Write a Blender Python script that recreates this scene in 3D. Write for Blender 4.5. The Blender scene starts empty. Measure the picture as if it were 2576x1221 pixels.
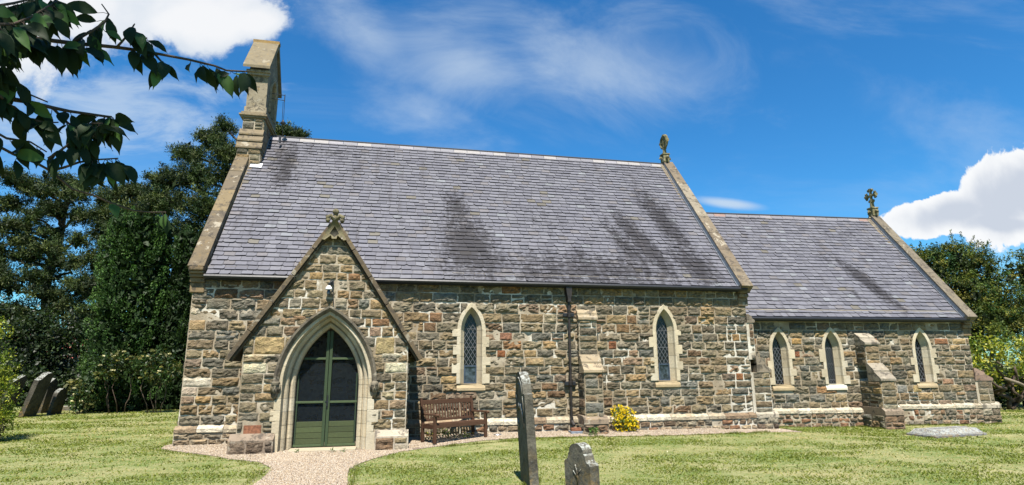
import bpy, math, random
import numpy as np
from mathutils import Vector, Matrix, noise
from mathutils.geometry import tessellate_polygon
R = math.radians
rnd = random.Random(11)
rng = np.random.default_rng(5)
sc = bpy.context.scene
col = sc.collection
# ------------------------------------------------------------------ camera, light, sky
cam_d = bpy.data.cameras.new('camera'); cam = bpy.data.objects.new('camera', cam_d); col.objects.link(cam)
cam_d.sensor_width = 36; cam_d.lens = 36*1451.16/2576; cam_d.clip_end = 2000; cam_d.clip_start = .05
CAM = Vector((0, -15, 1.755))
cam.matrix_world = Matrix.Translation(CAM) @ Matrix.Rotation(R(-12.043), 4, 'Z') @ Matrix.Rotation(R(90+12.014), 4, 'X') @ Matrix.Rotation(R(-.306), 4, 'Z')
sc.camera = cam
SUN_EL, SUN_AZ = R(61), R(9)            # azimuth: west of due south (the church wall faces south, -Y)
sun_dir = Vector((-math.sin(SUN_AZ)*math.cos(SUN_EL), -math.cos(SUN_AZ)*math.cos(SUN_EL), math.sin(SUN_EL)))
sun_d = bpy.data.lights.new('sun', 'SUN'); sun = bpy.data.objects.new('sun', sun_d); col.objects.link(sun)
sun_d.energy = 5.0; sun_d.angle = R(.55); sun_d.color = (1, .94, .84)
sun.rotation_euler = sun_dir.to_track_quat('Z', 'Y').to_euler(); sun.location = (-5, -30, 45)
sc.view_settings.view_transform = 'Standard'; sc.view_settings.look = 'None'
sc.view_settings.exposure = 1.2; sc.view_settings.gamma = 1
sc.cycles.max_bounces = 6; sc.cycles.transparent_max_bounces = 8

class NT:
    """small node-tree helper"""
    def __init__(s, tree): s.t = tree; s.n = tree.nodes; s.l = tree.links
    def node(s, typ, **kw):
        n = s.n.new(typ)
        for k, v in kw.items(): setattr(n, k, v)
        return n
    def put(s, sock, v):
        if isinstance(v, bpy.types.NodeSocket): s.l.new(v, sock)
        elif v is not None:
            if isinstance(v, (tuple, list)) and len(v) == 3 and sock.type == 'RGBA': v = (*v, 1)
            sock.default_value = v
    def math(s, op, a, b=None, c=None, clamp=False):
        n = s.node('ShaderNodeMath', operation=op, use_clamp=clamp); s.put(n.inputs[0], a)
        if b is not None: s.put(n.inputs[1], b)
        if c is not None: s.put(n.inputs[2], c)
        return n.outputs[0]
    def mix(s, f, a, b, mode='MIX'):
        n = s.node('ShaderNodeMix', data_type='RGBA', blend_type=mode); s.put(n.inputs[0], f); s.put(n.inputs[6], a); s.put(n.inputs[7], b); return n.outputs[2]
    def ramp(s, v, lo, hi, a=0., b=1., mode='SMOOTHSTEP'):
        n = s.node('ShaderNodeMapRange', interpolation_type=mode); s.put(n.inputs[0], v)
        for i, x in enumerate((lo, hi, a, b)): s.put(n.inputs[i+1], x)
        return n.outputs[0]
    def noise(s, vec, scale, detail=4, rough=.55, dist=0., out=0):
        n = s.node('ShaderNodeTexNoise'); s.put(n.inputs['Vector'], vec); s.put(n.inputs['Scale'], scale)
        s.put(n.inputs['Detail'], detail); s.put(n.inputs['Roughness'], rough); s.put(n.inputs['Distortion'], dist); return n.outputs[out]
    def mapping(s, vec, scale=(1,1,1), rot=(0,0,0), loc=(0,0,0)):
        n = s.node('ShaderNodeMapping'); s.put(n.inputs[0], vec); n.inputs['Location'].default_value = loc
        n.inputs['Rotation'].default_value = rot; n.inputs['Scale'].default_value = scale; return n.outputs[0]
    def sep(s, vec): n = s.node('ShaderNodeSeparateXYZ'); s.put(n.inputs[0], vec); return n.outputs
    def comb(s, x, y, z): n = s.node('ShaderNodeCombineXYZ'); s.put(n.inputs[0], x); s.put(n.inputs[1], y); s.put(n.inputs[2], z); return n.outputs[0]
    def bump(s, h, strength=.5, dist=.02):
        n = s.node('ShaderNodeBump'); s.put(n.inputs['Strength'], strength); s.put(n.inputs['Distance'], dist); s.put(n.inputs['Height'], h); return n.outputs[0]

world = bpy.data.worlds.new('World'); sc.world = world; world.use_nodes = True
def build_world():
    T = NT(world.node_tree); T.n.clear()
    out = T.node('ShaderNodeOutputWorld'); bg = T.node('ShaderNodeBackground')
    sky = T.node('ShaderNodeTexSky', sky_type='NISHITA'); sky.sun_disc = False
    sky.sun_elevation = SUN_EL; sky.sun_rotation = math.pi + SUN_AZ
    sky.air_density = 1.0; sky.dust_density = .35; sky.ozone_density = 3.5; sky.altitude = 50
    hs = T.node('ShaderNodeHueSaturation'); hs.inputs['Saturation'].default_value = 1.28; hs.inputs['Value'].default_value = 1.0
    T.put(hs.inputs['Color'], sky.outputs[0]); hs.inputs['Saturation'].default_value = 1.24
    blue = T.mix(1., hs.outputs[0], (1.02, 1.92, 2.16), 'MULTIPLY')
    g = T.node('ShaderNodeTexCoord').outputs['Generated']
    x, y, z = T.sep(g)
    yy = T.math('MAXIMUM', T.math('ABSOLUTE', y), .08)
    px, pz = T.math('DIVIDE', x, yy), T.math('DIVIDE', z, yy)
    p = T.comb(px, pz, T.math('MULTIPLY', y, .5))
    def ell(cx, cz, rx, rz, rot=0.):
        dx, dz = T.math('SUBTRACT', px, cx), T.math('SUBTRACT', pz, cz)
        c, s_ = math.cos(rot), math.sin(rot)
        u = T.math('DIVIDE', T.math('ADD', T.math('MULTIPLY', dx, c), T.math('MULTIPLY', dz, s_)), rx)
        w = T.math('DIVIDE', T.math('SUBTRACT', T.math('MULTIPLY', dz, c), T.math('MULTIPLY', dx, s_)), rz)
        return T.math('SUBTRACT', 1., T.math('SQRT', T.math('ADD', T.math('MULTIPLY', u, u), T.math('MULTIPLY', w, w))))
    def union(ms):
        r = ms[0]
        for m in ms[1:]: r = T.math('SMOOTH_MAX', r, m, .15)
        return r
    n1 = T.noise(p, 6.5, 10, .6, .4); n1b = T.noise(p, 22., 8, .65)
    nn = T.math('ADD', T.math('MULTIPLY', T.math('SUBTRACT', n1, .5), 1.9), T.math('MULTIPLY', T.math('SUBTRACT', n1b, .5), .9))
    # cumulus to the upper left
    left = union([ell(*a) for a in CLOUD_L])
    ml = T.ramp(T.math('ADD', left, T.math('MULTIPLY', nn, .95)), 0.02, .42)
    right = union([ell(*a) for a in CLOUD_R])
    nr = T.math('ADD', T.math('MULTIPLY', T.math('SUBTRACT', n1, .5), 1.15), T.math('MULTIPLY', T.math('SUBTRACT', n1b, .5), .3)); mr = T.ramp(T.math('ADD', right, nr), .0, .08)
    # thin broken cloud low on the left, wisps in the middle
    haze = T.math('MULTIPLY', T.ramp(T.math('ADD', ell(*CLOUD_H), T.math('MULTIPLY', T.math('SUBTRACT', T.noise(T.mapping(p, (1, 2.2, 1)), 7., 7, .62, .5), .5), 2.4)), .05, 1.), .62)
    wp = T.mapping(p, (1, 1.7, 1), (0, 0, R(-30)))
    wn = T.noise(wp, 3.0, 9, .62, .7)
    w1 = T.ramp(T.math('ADD', union([ell(*a) for a in CLOUD_W]), T.math('MULTIPLY', T.math('SUBTRACT', wn, .5), 1.9)), .0, 1.3)
    w2 = T.math('MULTIPLY', T.ramp(T.noise(T.mapping(p, (1, 3.4, 1), (0, 0, R(-14)), (3, 1, 0)), 1.3, 7, .6, .5), .42, .80), .30)
    wisp = T.math('MAXIMUM', T.math('MULTIPLY', w1, .6), w2)
    wl = T.math('MULTIPLY', T.ramp(T.math('ADD', ell(*CLOUD_S), T.math('MULTIPLY', T.math('SUBTRACT', wn, .5), .9)), .0, .8), .8)
    wisp = T.math('MAXIMUM', T.math('MAXIMUM', wisp, wl), haze)
    up = T.ramp(z, .02, .12)
    # shading of the clouds: soft grey-blue undersides
    sh = T.noise(p, 6.5, 5, .5, .2)
    thick_r = T.ramp(T.math('ADD', right, T.math('MULTIPLY', T.math('SUBTRACT', sh, .5), 1.6)), .05, .75)
    cr = T.mix(thick_r, (11.6, 11.8, 12.), (7.4, 8.1, 9.3))
    thick_l = T.ramp(T.math('ADD', left, T.math('MULTIPLY', T.math('SUBTRACT', sh, .5), 2.2)), .1, .9)
    cl = T.mix(thick_l, (8.8, 9.6, 10.6), (11.4, 11.5, 11.7))
    fr = T.ramp(y, -.1, .15); wisp = T.math('MULTIPLY', wisp, fr); ml = T.math('MULTIPLY', ml, fr); mr = T.math('MULTIPLY', mr, fr)
    c = T.mix(T.math('MULTIPLY', wisp, up), blue, (7.6, 9.0, 10.5))
    c = T.mix(T.math('MULTIPLY', ml, .97), c, cl)
    c = T.mix(mr, c, cr)
    T.put(bg.inputs['Color'], c); bg.inputs['Strength'].default_value = .036
    T.l.new(bg.outputs[0], out.inputs[0])
# ellipses in direction space: (x/y, z/y) centre, radii, tilt
CLOUD_L = [(-.50, .64, .24, .12, 0), (-.34, .595, .17, .075, .1), (-.25, .60, .08, .05, 0), (-.66, .50, .14, .10, .2)]
CLOUD_R = [(1.19, .32, .18, .05, .2), (1.40, .375, .25, .11, .38), (1.66, .42, .34, .16, .3), (1.36, .305, .27, .035, 0)]
CLOUD_H = (-.46, .40, .26, .13, .2)
CLOUD_W = [(-.06, .60, .24, .10, -.6), (.12, .56, .30, .16, -.2), (.40, .58, .38, .20, .1), (.05, .45, .24, .09, -.3)]
CLOUD_S = (.66, .315, .11, .016, -.05)
build_world()

# ------------------------------------------------------------------ materials
def mat(name, fn, **kw):
    m = bpy.data.materials.new(name); m.use_nodes = True
    T = NT(m.node_tree); b = T.n['Principled BSDF']
    b.inputs['Roughness'].default_value = .85
    if 'Specular IOR Level' in b.inputs: b.inputs['Specular IOR Level'].default_value = .3
    fn(T, b, **kw); return m
def pos(T): return T.node('ShaderNodeNewGeometry').outputs['Position']
def obj_co(T): return T.node('ShaderNodeTexCoord').outputs['Object']
def attr(T): return T.node('ShaderNodeAttribute', attribute_name='Col').outputs['Color']
def m_stone(T, b, scale=1., spots=True):
    p = pos(T); c = attr(T)
    n1 = T.noise(p, 9*scale, 6, .65); n2 = T.noise(p, 38*scale, 4, .6); n3 = T.noise(p, 2.3, 3, .5)
    c = T.mix(1., c, T.mix(T.ramp(n1, .3, .72), (.64, .62, .60), (1.32, 1.29, 1.22)), 'MULTIPLY')
    c = T.mix(T.ramp(n3, .52, .72, 0, .35), c, T.mix(1., c, (1.25, 1.0, .72), 'MULTIPLY'))
    if spots:
        c = T.mix(T.ramp(n2, .60, .70, 0, .55), c, (.035, .032, .028))
        c = T.mix(T.ramp(T.noise(p, 60, 2, .5), .66, .72, 0, .5), c, (.42, .41, .36))
    c = T.mix(1., c, (.86, .80, .69), 'MULTIPLY')
    T.put(b.inputs['Base Color'], c)
    h = T.math('ADD', T.math('MULTIPLY', n1, 1.2), T.math('MULTIPLY', n2, .5))
    T.put(b.inputs['Normal'], T.bump(h, 1., .055)); b.inputs['Roughness'].default_value = .92
def m_mortar(T, b):
    p = pos(T); n = T.noise(p, 1.3, 4, .6); n2 = T.noise(p, 25, 4, .6)
    c = T.mix(T.ramp(n, .38, .62), (.21, .165, .108), (.35, .30, .225))
    c = T.mix(T.ramp(n2, .35, .7, 0, .35), c, (.20, .165, .12)); c = T.mix(T.ramp(T.noise(p, .8, 5, .7, .5), .56, .62, 0, .8), c, (.50, .47, .40))
    x, y, z = T.sep(p); e = T.math('MULTIPLY', T.ramp(T.math('ABSOLUTE', T.math('SUBTRACT', x, 9.75)), .2, .55, 1., 0.), T.ramp(z, 3.0, 3.2, 1., 0.))
    c = T.mix(T.math('MULTIPLY', e, .7), c, (.52, .49, .42))
    T.put(b.inputs['Base Color'], c); T.put(b.inputs['Normal'], T.bump(n2, .6, .02))
def m_dressed(T, b, shade=(.90, .86, .78), lichen=.3, dark=.25):
    p = pos(T); c = attr(T)
    n = T.noise(p, 3.2, 6, .65); n2 = T.noise(p, 30, 5, .65); n4 = T.noise(p, 8, 5, .7)
    c = T.mix(1., c, T.mix(n, (.72, .70, .66), (1.2, 1.2, 1.2)), 'MULTIPLY')
    c = T.mix(T.ramp(n4, .56, .72, 0, lichen), c, (.30, .20, .055))
    c = T.mix(T.ramp(T.noise(p, 5, 7, .75, .4), .50, .60, 0, dark), c, (.05, .045, .04)); c = T.mix(T.ramp(T.noise(T.mapping(p, (1, 1, 1), (0, 0, 0), (7, 3, 9)), 2.6, 7, .75, .3), .57, .63, 0, min(.8, dark*1.2)), c, (.36, .34, .29))
    c = T.mix(T.ramp(n2, .58, .72, 0, .35), c, (.10, .09, .075)); c = T.mix(1., c, shade, 'MULTIPLY')
    T.put(b.inputs['Base Color'], c); T.put(b.inputs['Normal'], T.bump(T.math('ADD', n2, n4), .5, .02))
def m_slate(T, b, stains=()):
    p = pos(T); c = attr(T); x, y, z = T.sep(p)
    n = T.noise(p, 14, 5, .6)
    c = T.mix(1., c, T.mix(n, (.80, .80, .82), (1.18, 1.17, 1.16)), 'MULTIPLY')
    st = T.noise(T.mapping(p, (4.5, .8, .8)), 1., 7, .72, .5); fine = T.noise(T.mapping(p, (.6, .8, .8)), 11, 7, .8)
    tot = None
    for (cx, cz, rx, rz, k, lean) in stains:
        dx = T.math('DIVIDE', T.math('ADD', T.math('SUBTRACT', x, cx), T.math('MULTIPLY', T.math('SUBTRACT', z, cz), lean)), rx)
        dz = T.math('DIVIDE', T.math('SUBTRACT', z, cz), rz)
        e = T.math('MULTIPLY', T.math('SUBTRACT', 1., T.math('SQRT', T.math('ADD', T.math('MULTIPLY', dx, dx), T.math('MULTIPLY', dz, dz))), clamp=True), k)
        tot = e if tot is None else T.math('MAXIMUM', tot, e)
    s = T.math('ADD', T.math('MULTIPLY', tot, 1.35), T.math('MULTIPLY', T.math('SUBTRACT', T.math('ADD', T.math('MULTIPLY', st, .28), T.math('MULTIPLY', fine, .72)), .5), 4.2))
    m = T.math('MULTIPLY', T.ramp(s, .3, .95), T.ramp(tot, .0, .3))
    c = T.mix(T.math('MULTIPLY', m, .88), c, (.024, .021, .024))
    # general light streaks, lichen specks
    c = T.mix(T.ramp(T.noise(T.mapping(p, (4, .5, .5)), 1., 5, .6), .52, .72, 0, .45), c, (.085, .078, .085))
    c = T.mix(T.ramp(T.noise(p, 5.5, 6, .8), .66, .73, 0, .6), c, (.24, .23, .19)); c = T.mix(1., c, (.58, .575, .575), 'MULTIPLY')
    T.put(b.inputs['Base Color'], c); T.put(b.inputs['Normal'], T.bump(n, .35, .01)); b.inputs['Roughness'].default_value = .62
def m_plain(T, b, c=(.1, .1, .1), rough=.6, var=.25, scale=12, metal=0., bump=.2, spec=.4):
    p = obj_co(T); n = T.noise(p, scale, 5, .6)
    a = tuple(v*(1-var) for v in c); d = tuple(v*(1+var) for v in c)
    T.put(b.inputs['Base Color'], T.mix(T.ramp(n, .3, .7), a, d)); b.inputs['Roughness'].default_value = rough
    b.inputs['Metallic'].default_value = metal; b.inputs['Specular IOR Level'].default_value = spec
    if bump: T.put(b.inputs['Normal'], T.bump(n, bump, .01))
def m_attr(T, b, rough=.7, bump=.2, scale=20, spec=.3, var=.2):
    p = obj_co(T); n = T.noise(p, scale, 5, .6)
    c = T.mix(1., attr(T), T.mix(n, (1-var,)*3, (1+var,)*3), 'MULTIPLY')
    T.put(b.inputs['Base Color'], c); b.inputs['Roughness'].default_value = rough; b.inputs['Specular IOR Level'].default_value = spec
    T.put(b.inputs['Normal'], T.bump(n, bump, .01))
def m_leaf(T, b, trans=.25, rough=.5, spec=.35):
    c = T.mix(1., attr(T), (.84, .78, .56), 'MULTIPLY'); T.put(b.inputs['Base Color'], c); b.inputs['Roughness'].default_value = rough; b.inputs['Specular IOR Level'].default_value = spec
    tr = T.node('ShaderNodeBsdfTranslucent'); T.put(tr.inputs[0], T.mix(1., c, (1.3, 1.5, .6), 'MULTIPLY'))
    mx = T.node('ShaderNodeMixShader'); mx.inputs[0].default_value = trans
    T.l.new(b.outputs[0], mx.inputs[1]); T.l.new(tr.outputs[0], mx.inputs[2]); T.l.new(mx.outputs[0], T.n['Material Output'].inputs[0])
def m_lattice(T, b, style=0):
    # leaded diamonds: lead lines over dark glass, each pane tilted a little
    p = obj_co(T); x, y, z = T.sep(p)
    k, a = (9.2, .62) if style == 0 else (12.5, .7)
    u = T.math('MULTIPLY', T.math('ADD', x, T.math('MULTIPLY', z, a)), k); v = T.math('MULTIPLY', T.math('SUBTRACT', x, T.math('MULTIPLY', z, a)), k)
    fu, fv = T.math('FRACT', T.math('ADD', u, 200.)), T.math('FRACT', T.math('ADD', v, 200.))
    du = T.math('MINIMUM', fu, T.math('SUBTRACT', 1., fu)); dv = T.math('MINIMUM', fv, T.math('SUBTRACT', 1., fv))
    l = T.ramp(T.math('MINIMUM', du, dv), .06, .085, 1., 0.)
    iz = T.math('FRACT', T.math('ADD', T.math('MULTIPLY', z, 2.1), .35)); l = T.math('MAXIMUM', l, T.math('LESS_THAN', iz, .03))
    cell = T.comb(T.math('FLOOR', T.math('ADD', u, 200.)), T.math('FLOOR', T.math('ADD', v, 200.)), 0.)
    wn = T.node('ShaderNodeTexWhiteNoise', noise_dimensions='3D'); T.put(wn.inputs[0], cell)
    c = T.mix(l, (.004, .005, .006), (.075, .078, .085))
    T.put(b.inputs['Base Color'], c); T.put(b.inputs['Roughness'], T.ramp(l, 0, 1, .1, .5)); b.inputs['Specular IOR Level'].default_value = .3
    T.put(b.inputs['Normal'], T.bump(T.math('ADD', T.math('MULTIPLY', wn.outputs[0], .3), T.math('ADD', T.math('MULTIPLY', l, .8), T.math('MULTIPLY', T.noise(p, 14, 2, .5), .8))), .35, .012))
def m_ground(T, b):
    p = pos(T)
    n1 = T.noise(p, .55, 5, .6); n2 = T.noise(T.mapping(p, (1., 2.6, 1.), (0, 0, R(12))), 2.2, 6, .68, .3); n3 = T.noise(p, 30, 4, .7); n4 = T.noise(p, 5, 5, .6)
    mixv = T.math('ADD', T.math('MULTIPLY', n1, .6), T.math('ADD', T.math('MULTIPLY', n2, .45), T.math('MULTIPLY', n4, .25)))
    c = T.mix(T.ramp(mixv, .52, .82), (.105, .15, .034), (.27, .25, .12))
    c = T.mix(T.ramp(n3, .35, .7, 0, .25), c, (.07, .09, .03))
    T.put(b.inputs['Base Color'], c); T.put(b.inputs['Normal'], T.bump(T.math('ADD', n3, n2), .8, .03)); b.inputs['Roughness'].default_value = .95
def m_gravel(T, b):
    p = pos(T); vo = T.node('ShaderNodeTexVoronoi'); T.put(vo.inputs['Vector'], p); vo.inputs['Scale'].default_value = 55
    x, y, z = T.sep(vo.outputs['Color'])
    c = T.mix(x, (.16, .12, .085), (.32, .265, .21)); c = T.mix(T.ramp(vo.outputs['Distance'], .3, .7, 0, .7), c, (.09, .07, .05))
    c = T.mix(T.ramp(T.noise(p, 1.6, 4, .6), .45, .7, 0, .25), c, (.15, .11, .07))
    T.put(b.inputs['Base Color'], c); T.put(b.inputs['Normal'], T.bump(T.math('SUBTRACT', 1., vo.outputs['Distance']), .8, .015))
def m_bark(T, b, c=(.07, .05, .035)):
    p = obj_co(T); n = T.noise(T.mapping(p, (6, 6, 1.2)), 3., 6, .7)
    T.put(b.inputs['Base Color'], T.mix(n, tuple(v*.4 for v in c), tuple(v*1.7 for v in c))); T.put(b.inputs['Normal'], T.bump(n, .8, .04))
def m_grave(T, b, base=(.085, .078, .06)):
    p = obj_co(T); n = T.noise(p, 4, 7, .72); n2 = T.noise(p, 22, 6, .7); n3 = T.noise(p, 9, 6, .7, .4); x, y, z = T.sep(p)
    c = T.mix(T.ramp(n, .3, .7), tuple(v*.45 for v in base), tuple(v*1.5 for v in base))
    c = T.mix(T.ramp(n2, .62, .72, 0, .5), c, (.30, .31, .29)); c = T.mix(T.ramp(n3, .56, .66, 0, .7), c, (.035, .033, .03))
    low = T.math('MULTIPLY', T.ramp(z, .1, .75, 1., 0.), T.ramp(n3, .38, .55, 1., 0.)); c = T.mix(T.math('MULTIPLY', low, .6), c, (.20, .125, .035))
    nrm = T.sep(T.node('ShaderNodeTexCoord').outputs['Normal'])[2]
    c = T.mix(T.math('MULTIPLY', T.ramp(nrm, .35, .7), T.ramp(n2, .42, .6)), c, (.30, .31, .28))
    T.put(b.inputs['Base Color'], c); T.put(b.inputs['Normal'], T.bump(T.math('ADD', n2, n), .7, .03)); b.inputs['Roughness'].default_value = .9

M = {}
M['stone'] = mat('rubble stone', m_stone)
M['mortar'] = mat('lime mortar', m_mortar)
M['dressed'] = mat('dressed limestone', m_dressed, lichen=.12, dark=.10)
M['coping'] = mat('weathered coping stone', m_dressed, shade=(.80, .74, .66), lichen=.45, dark=.75)
M['slate_nave'] = mat('nave slate', m_slate, stains=[(2.1, 5.0, 1.3, 1.9, 1., .10), (2.3, 4.5, 2.0, .9, .75, 0), (1.9, 6.4, .7, 1.5, .8, .1), (6.9, 5.2, .6, 1.8, .8, .35), (7.55, 5.2, .7, 2.3, 1., .35), (8.6, 6.3, .8, 2.9, .85, .2), (8.8, 4.6, 1.1, 1.5, .85, .2), (-3.3, 7.8, .7, 1.9, .85, .1), (5.5, 4.3, 5.8, 1.2, .75, 0), (-2., 8.5, 2.5, .6, .45, 0), (4.5, 6, 2, 2, .35, .3), (5.4, 4.6, .8, 1.1, .65, .2)])
M['slate_chancel'] = mat('chancel slate', m_slate, stains=[(15.7, 4.4, .55, 1.6, 1., .35), (14.9, 3.9, .3, .9, .55, .3), (14.8, 5.3, .5, .8, .5, .2), (16.5, 6.4, 2., .5, .4, 0), (13.2, 7.1, 2.2, .3, .4, 0), (11, 6.4, .25, 1.2, .5, 0), (14, 3.3, 4.5, .25, .2, 0)])
M['slate_porch'] = mat('porch slate', m_slate, stains=[(0, 4, .5, .5, .5, 0)])
M['ridge'] = mat('ridge tile', m_attr, rough=.7, var=.3)
M['lead'] = mat('lead flashing', m_plain, c=(.16, .18, .21), rough=.5, metal=.2)
M['gutter'] = mat('black painted iron', m_plain, c=(.012, .013, .016), rough=.45)
M['pipe'] = mat('rusty brown iron pipe', m_plain, c=(.016, .012, .010), rough=.55, var=.5, scale=8)
M['glass0'] = mat('diamond leaded glass', m_lattice)
M['glass1'] = mat('small pattern leaded glass', m_lattice, style=1)
M['pane'] = mat('grey window glass', m_plain, c=(.03, .042, .055), rough=.15, var=.8, scale=9, spec=.5)
M['frame'] = mat('slate blue metal frame', m_plain, c=(.035, .05, .075), rough=.4)
M['green'] = mat('faded green paint', m_attr, rough=.65, var=.3)
M['mesh'] = mat('dark wire gauze', m_plain, c=(.006, .009, .011), rough=.75, var=.5, scale=3, spec=.08, bump=0)
def m_gauze(T, b):
    b.inputs['Base Color'].default_value = (.010, .014, .017, 1); b.inputs['Roughness'].default_value = .7; b.inputs['Specular IOR Level'].default_value = .1
    tr = T.node('ShaderNodeBsdfTransparent'); mx = T.node('ShaderNodeMixShader'); mx.inputs[0].default_value = .5
    T.l.new(b.outputs[0], mx.inputs[1]); T.l.new(tr.outputs[0], mx.inputs[2]); T.l.new(mx.outputs[0], T.n['Material Output'].inputs[0])
M['mesh'] = mat('dark see-through gauze', m_gauze)
M['inside'] = mat('dim plaster', m_plain, c=(.2, .19, .17), rough=.9)
M['teak'] = mat('weathered brown bench wood', m_attr, rough=.8, var=.35, scale=16, spec=.08)
M['white'] = mat('white enamel', m_plain, c=(.75, .75, .75), rough=.35, var=.05)
M['brick'] = mat('red brick', m_plain, c=(.17, .068, .034), rough=.85, var=.4, scale=25)
M['steel'] = mat('steel', m_plain, c=(.5, .5, .5), rough=.3, metal=.9, var=.1)
M['leaf'] = mat('foliage', m_leaf)
M['needle'] = mat('needle foliage', m_leaf, trans=.1, rough=.6, spec=.2)
M['bark'] = mat('bark', m_bark)
M['palebark'] = mat('pale bark', m_bark, c=(.16, .13, .09))
M['petal'] = mat('flower petals', m_leaf, trans=.2, rough=.6)
M['ground'] = mat('mown grass ground', m_ground)
M['gravel'] = mat('pea gravel', m_gravel)
M['pebble'] = mat('pebbles', m_attr, rough=.8, var=.2, scale=60)
M['blade'] = mat('grass blades', m_leaf, trans=.3, rough=.8, spec=.08)
M['grave'] = mat('weathered headstone', m_grave)
M['gravedark'] = mat('darkened headstone', m_grave, base=(.05, .045, .034))  # base colour darkened, standing in for shade on the east faces
M['gravegrey'] = mat('grey lichened stone', m_grave, base=(.15, .15, .15))
M['grit'] = mat('sandstone threshold', m_dressed, lichen=.1, dark=.1)

# ------------------------------------------------------------------ mesh helpers
class MB:
    def __init__(s): s.v = []; s.f = []; s.c = []; s.m = []
    def add(s, vs, fs, c=(.5, .5, .5), mi=0, cs=None):
        o = len(s.v); s.v += [tuple(p) for p in vs]; s.f += [tuple(i+o for i in f) for f in fs]
        s.c += list(cs) if cs is not None else [c]*len(vs); s.m += [mi]*len(fs); return s
    def box(s, a, b, c=(.5, .5, .5), mi=0, F=None):
        (x0, y0, z0), (x1, y1, z1) = a, b
        vs = [(x, y, z) for z in (z0, z1) for y in (y0, y1) for x in (x0, x1)]
        if F: vs = [F(*p) for p in vs]
        return s.add(vs, [(0, 2, 3, 1), (4, 5, 7, 6), (0, 1, 5, 4), (2, 6, 7, 3), (0, 4, 6, 2), (1, 3, 7, 5)], c, mi)
    def bar(s, a, b, w, h, c=(.5, .5, .5), mi=0, upv=(0, 0, 1)):
        a, b = Vector(a), Vector(b); d = (b-a).normalized(); r = d.cross(Vector(upv)).normalized(); u = r.cross(d)
        vs = [p+r*(w/2*i)+u*(h/2*j) for p in (a, b) for i, j in ((-1, -1), (1, -1), (1, 1), (-1, 1))]
        return s.add(vs, [(0, 1, 2, 3), (7, 6, 5, 4), (0, 4, 5, 1), (1, 5, 6, 2), (2, 6, 7, 3), (3, 7, 4, 0)], c, mi)
    def tube(s, pts, rad, n=8, c=(.5, .5, .5), mi=0, cap=True):
        pts = [Vector(p) for p in pts]; k = len(pts); rad = [rad]*k if not hasattr(rad, '__len__') else rad
        vs = []; prev = None
        for i, p in enumerate(pts):
            d = (pts[min(i+1, k-1)]-pts[max(i-1, 0)]).normalized()
            a = Vector((0, 0, 1)) if abs(d.z) < .9 else Vector((1, 0, 0))
            if prev is not None: a = prev
            r = (a - d*a.dot(d)).normalized(); prev = r; q = d.cross(r)
            vs += [p+(r*math.cos(t)+q*math.sin(t))*rad[i] for t in (2*math.pi*j/n for j in range(n))]
        fs = [(i*n+j, i*n+(j+1) % n, (i+1)*n+(j+1) % n, (i+1)*n+j) for i in range(k-1) for j in range(n)]
        if cap: fs += [tuple(range(n))[::-1], tuple((k-1)*n+j for j in range(n))]
        return s.add(vs, fs, c, mi)
    def prism(s, poly, F, d0, d1, c=(.5, .5, .5), mi=0):
        """polygon in (s,z), extruded along the frame normal from d0 to d1"""
        n = len(poly); vs = [F(p[0], p[1], d0) for p in poly]+[F(p[0], p[1], d1) for p in poly]
        tri = tessellate_polygon([[Vector((p[0], p[1], 0)) for p in poly]])
        fs = [tuple(t) for t in tri]+[tuple(i+n for i in t)[::-1] for t in tri]+[(i, (i+1) % n, n+(i+1) % n, n+i) for i in range(n)]
        return s.add(vs, fs, c, mi)
    def lathe(s, prof, n=16, c=(.5, .5, .5), o=(0, 0, 0), mi=0):
        vs = [(o[0]+r*math.cos(2*math.pi*j/n), o[1]+r*math.sin(2*math.pi*j/n), o[2]+z) for r, z in prof for j in range(n)]
        fs = [(i*n+j, i*n+(j+1) % n, (i+1)*n+(j+1) % n, (i+1)*n+j) for i in range(len(prof)-1) for j in range(n)]
        return s.add(vs, fs, c, mi)
    def build(s, name, mats, parent=None, smooth=False, bevel=0):
        me = bpy.data.meshes.new(name); me.from_pydata(s.v, [], s.f); 
        for m in (mats if isinstance(mats, (list, tuple)) else [mats]): me.materials.append(m)
        me.polygons.foreach_set('material_index', s.m)
        if smooth: me.polygons.foreach_set('use_smooth', [True]*len(s.f))
        ca = me.color_attributes.new('Col', 'FLOAT_COLOR', 'POINT')
        a = np.ones((len(s.v), 4), np.float32); a[:, :3] = np.array(s.c, np.float32)[:, :3]; ca.data.foreach_set('color', a.ravel())
        me.update(); o = bpy.data.objects.new(name, me); col.objects.link(o)
        if bevel:
            b = o.modifiers.new('bevel', 'BEVEL'); b.width = bevel; b.segments = 2; b.limit_method = 'ANGLE'; b.angle_limit = R(40)
        if parent is not None: attach(o, parent)
        return o
def world_of(o):
    m = Matrix.LocRotScale(o.location, o.rotation_euler, o.scale)
    return world_of(o.parent) @ o.matrix_parent_inverse @ m if o.parent else m
def attach(o, parent):
    o.parent = parent
    if parent.type != 'EMPTY' or 'baked' in parent: o.matrix_parent_inverse = world_of(parent).inverted() if not parent.get('local') else Matrix()
def empty(name, loc=(0, 0, 0), rz=0., baked=False, rot=None):
    o = bpy.data.objects.new(name, None); col.objects.link(o); o.location = loc; o.rotation_euler = rot if rot else (0, 0, rz); o.empty_display_size = .3
    if baked: o['baked'] = 1
    return o
def tag(o, label=None, cat=None, group=None, kind=None):
    for k, v in (('label', label), ('category', cat), ('group', group), ('kind', kind)):
        if v: o[k] = v
    return o
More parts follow.
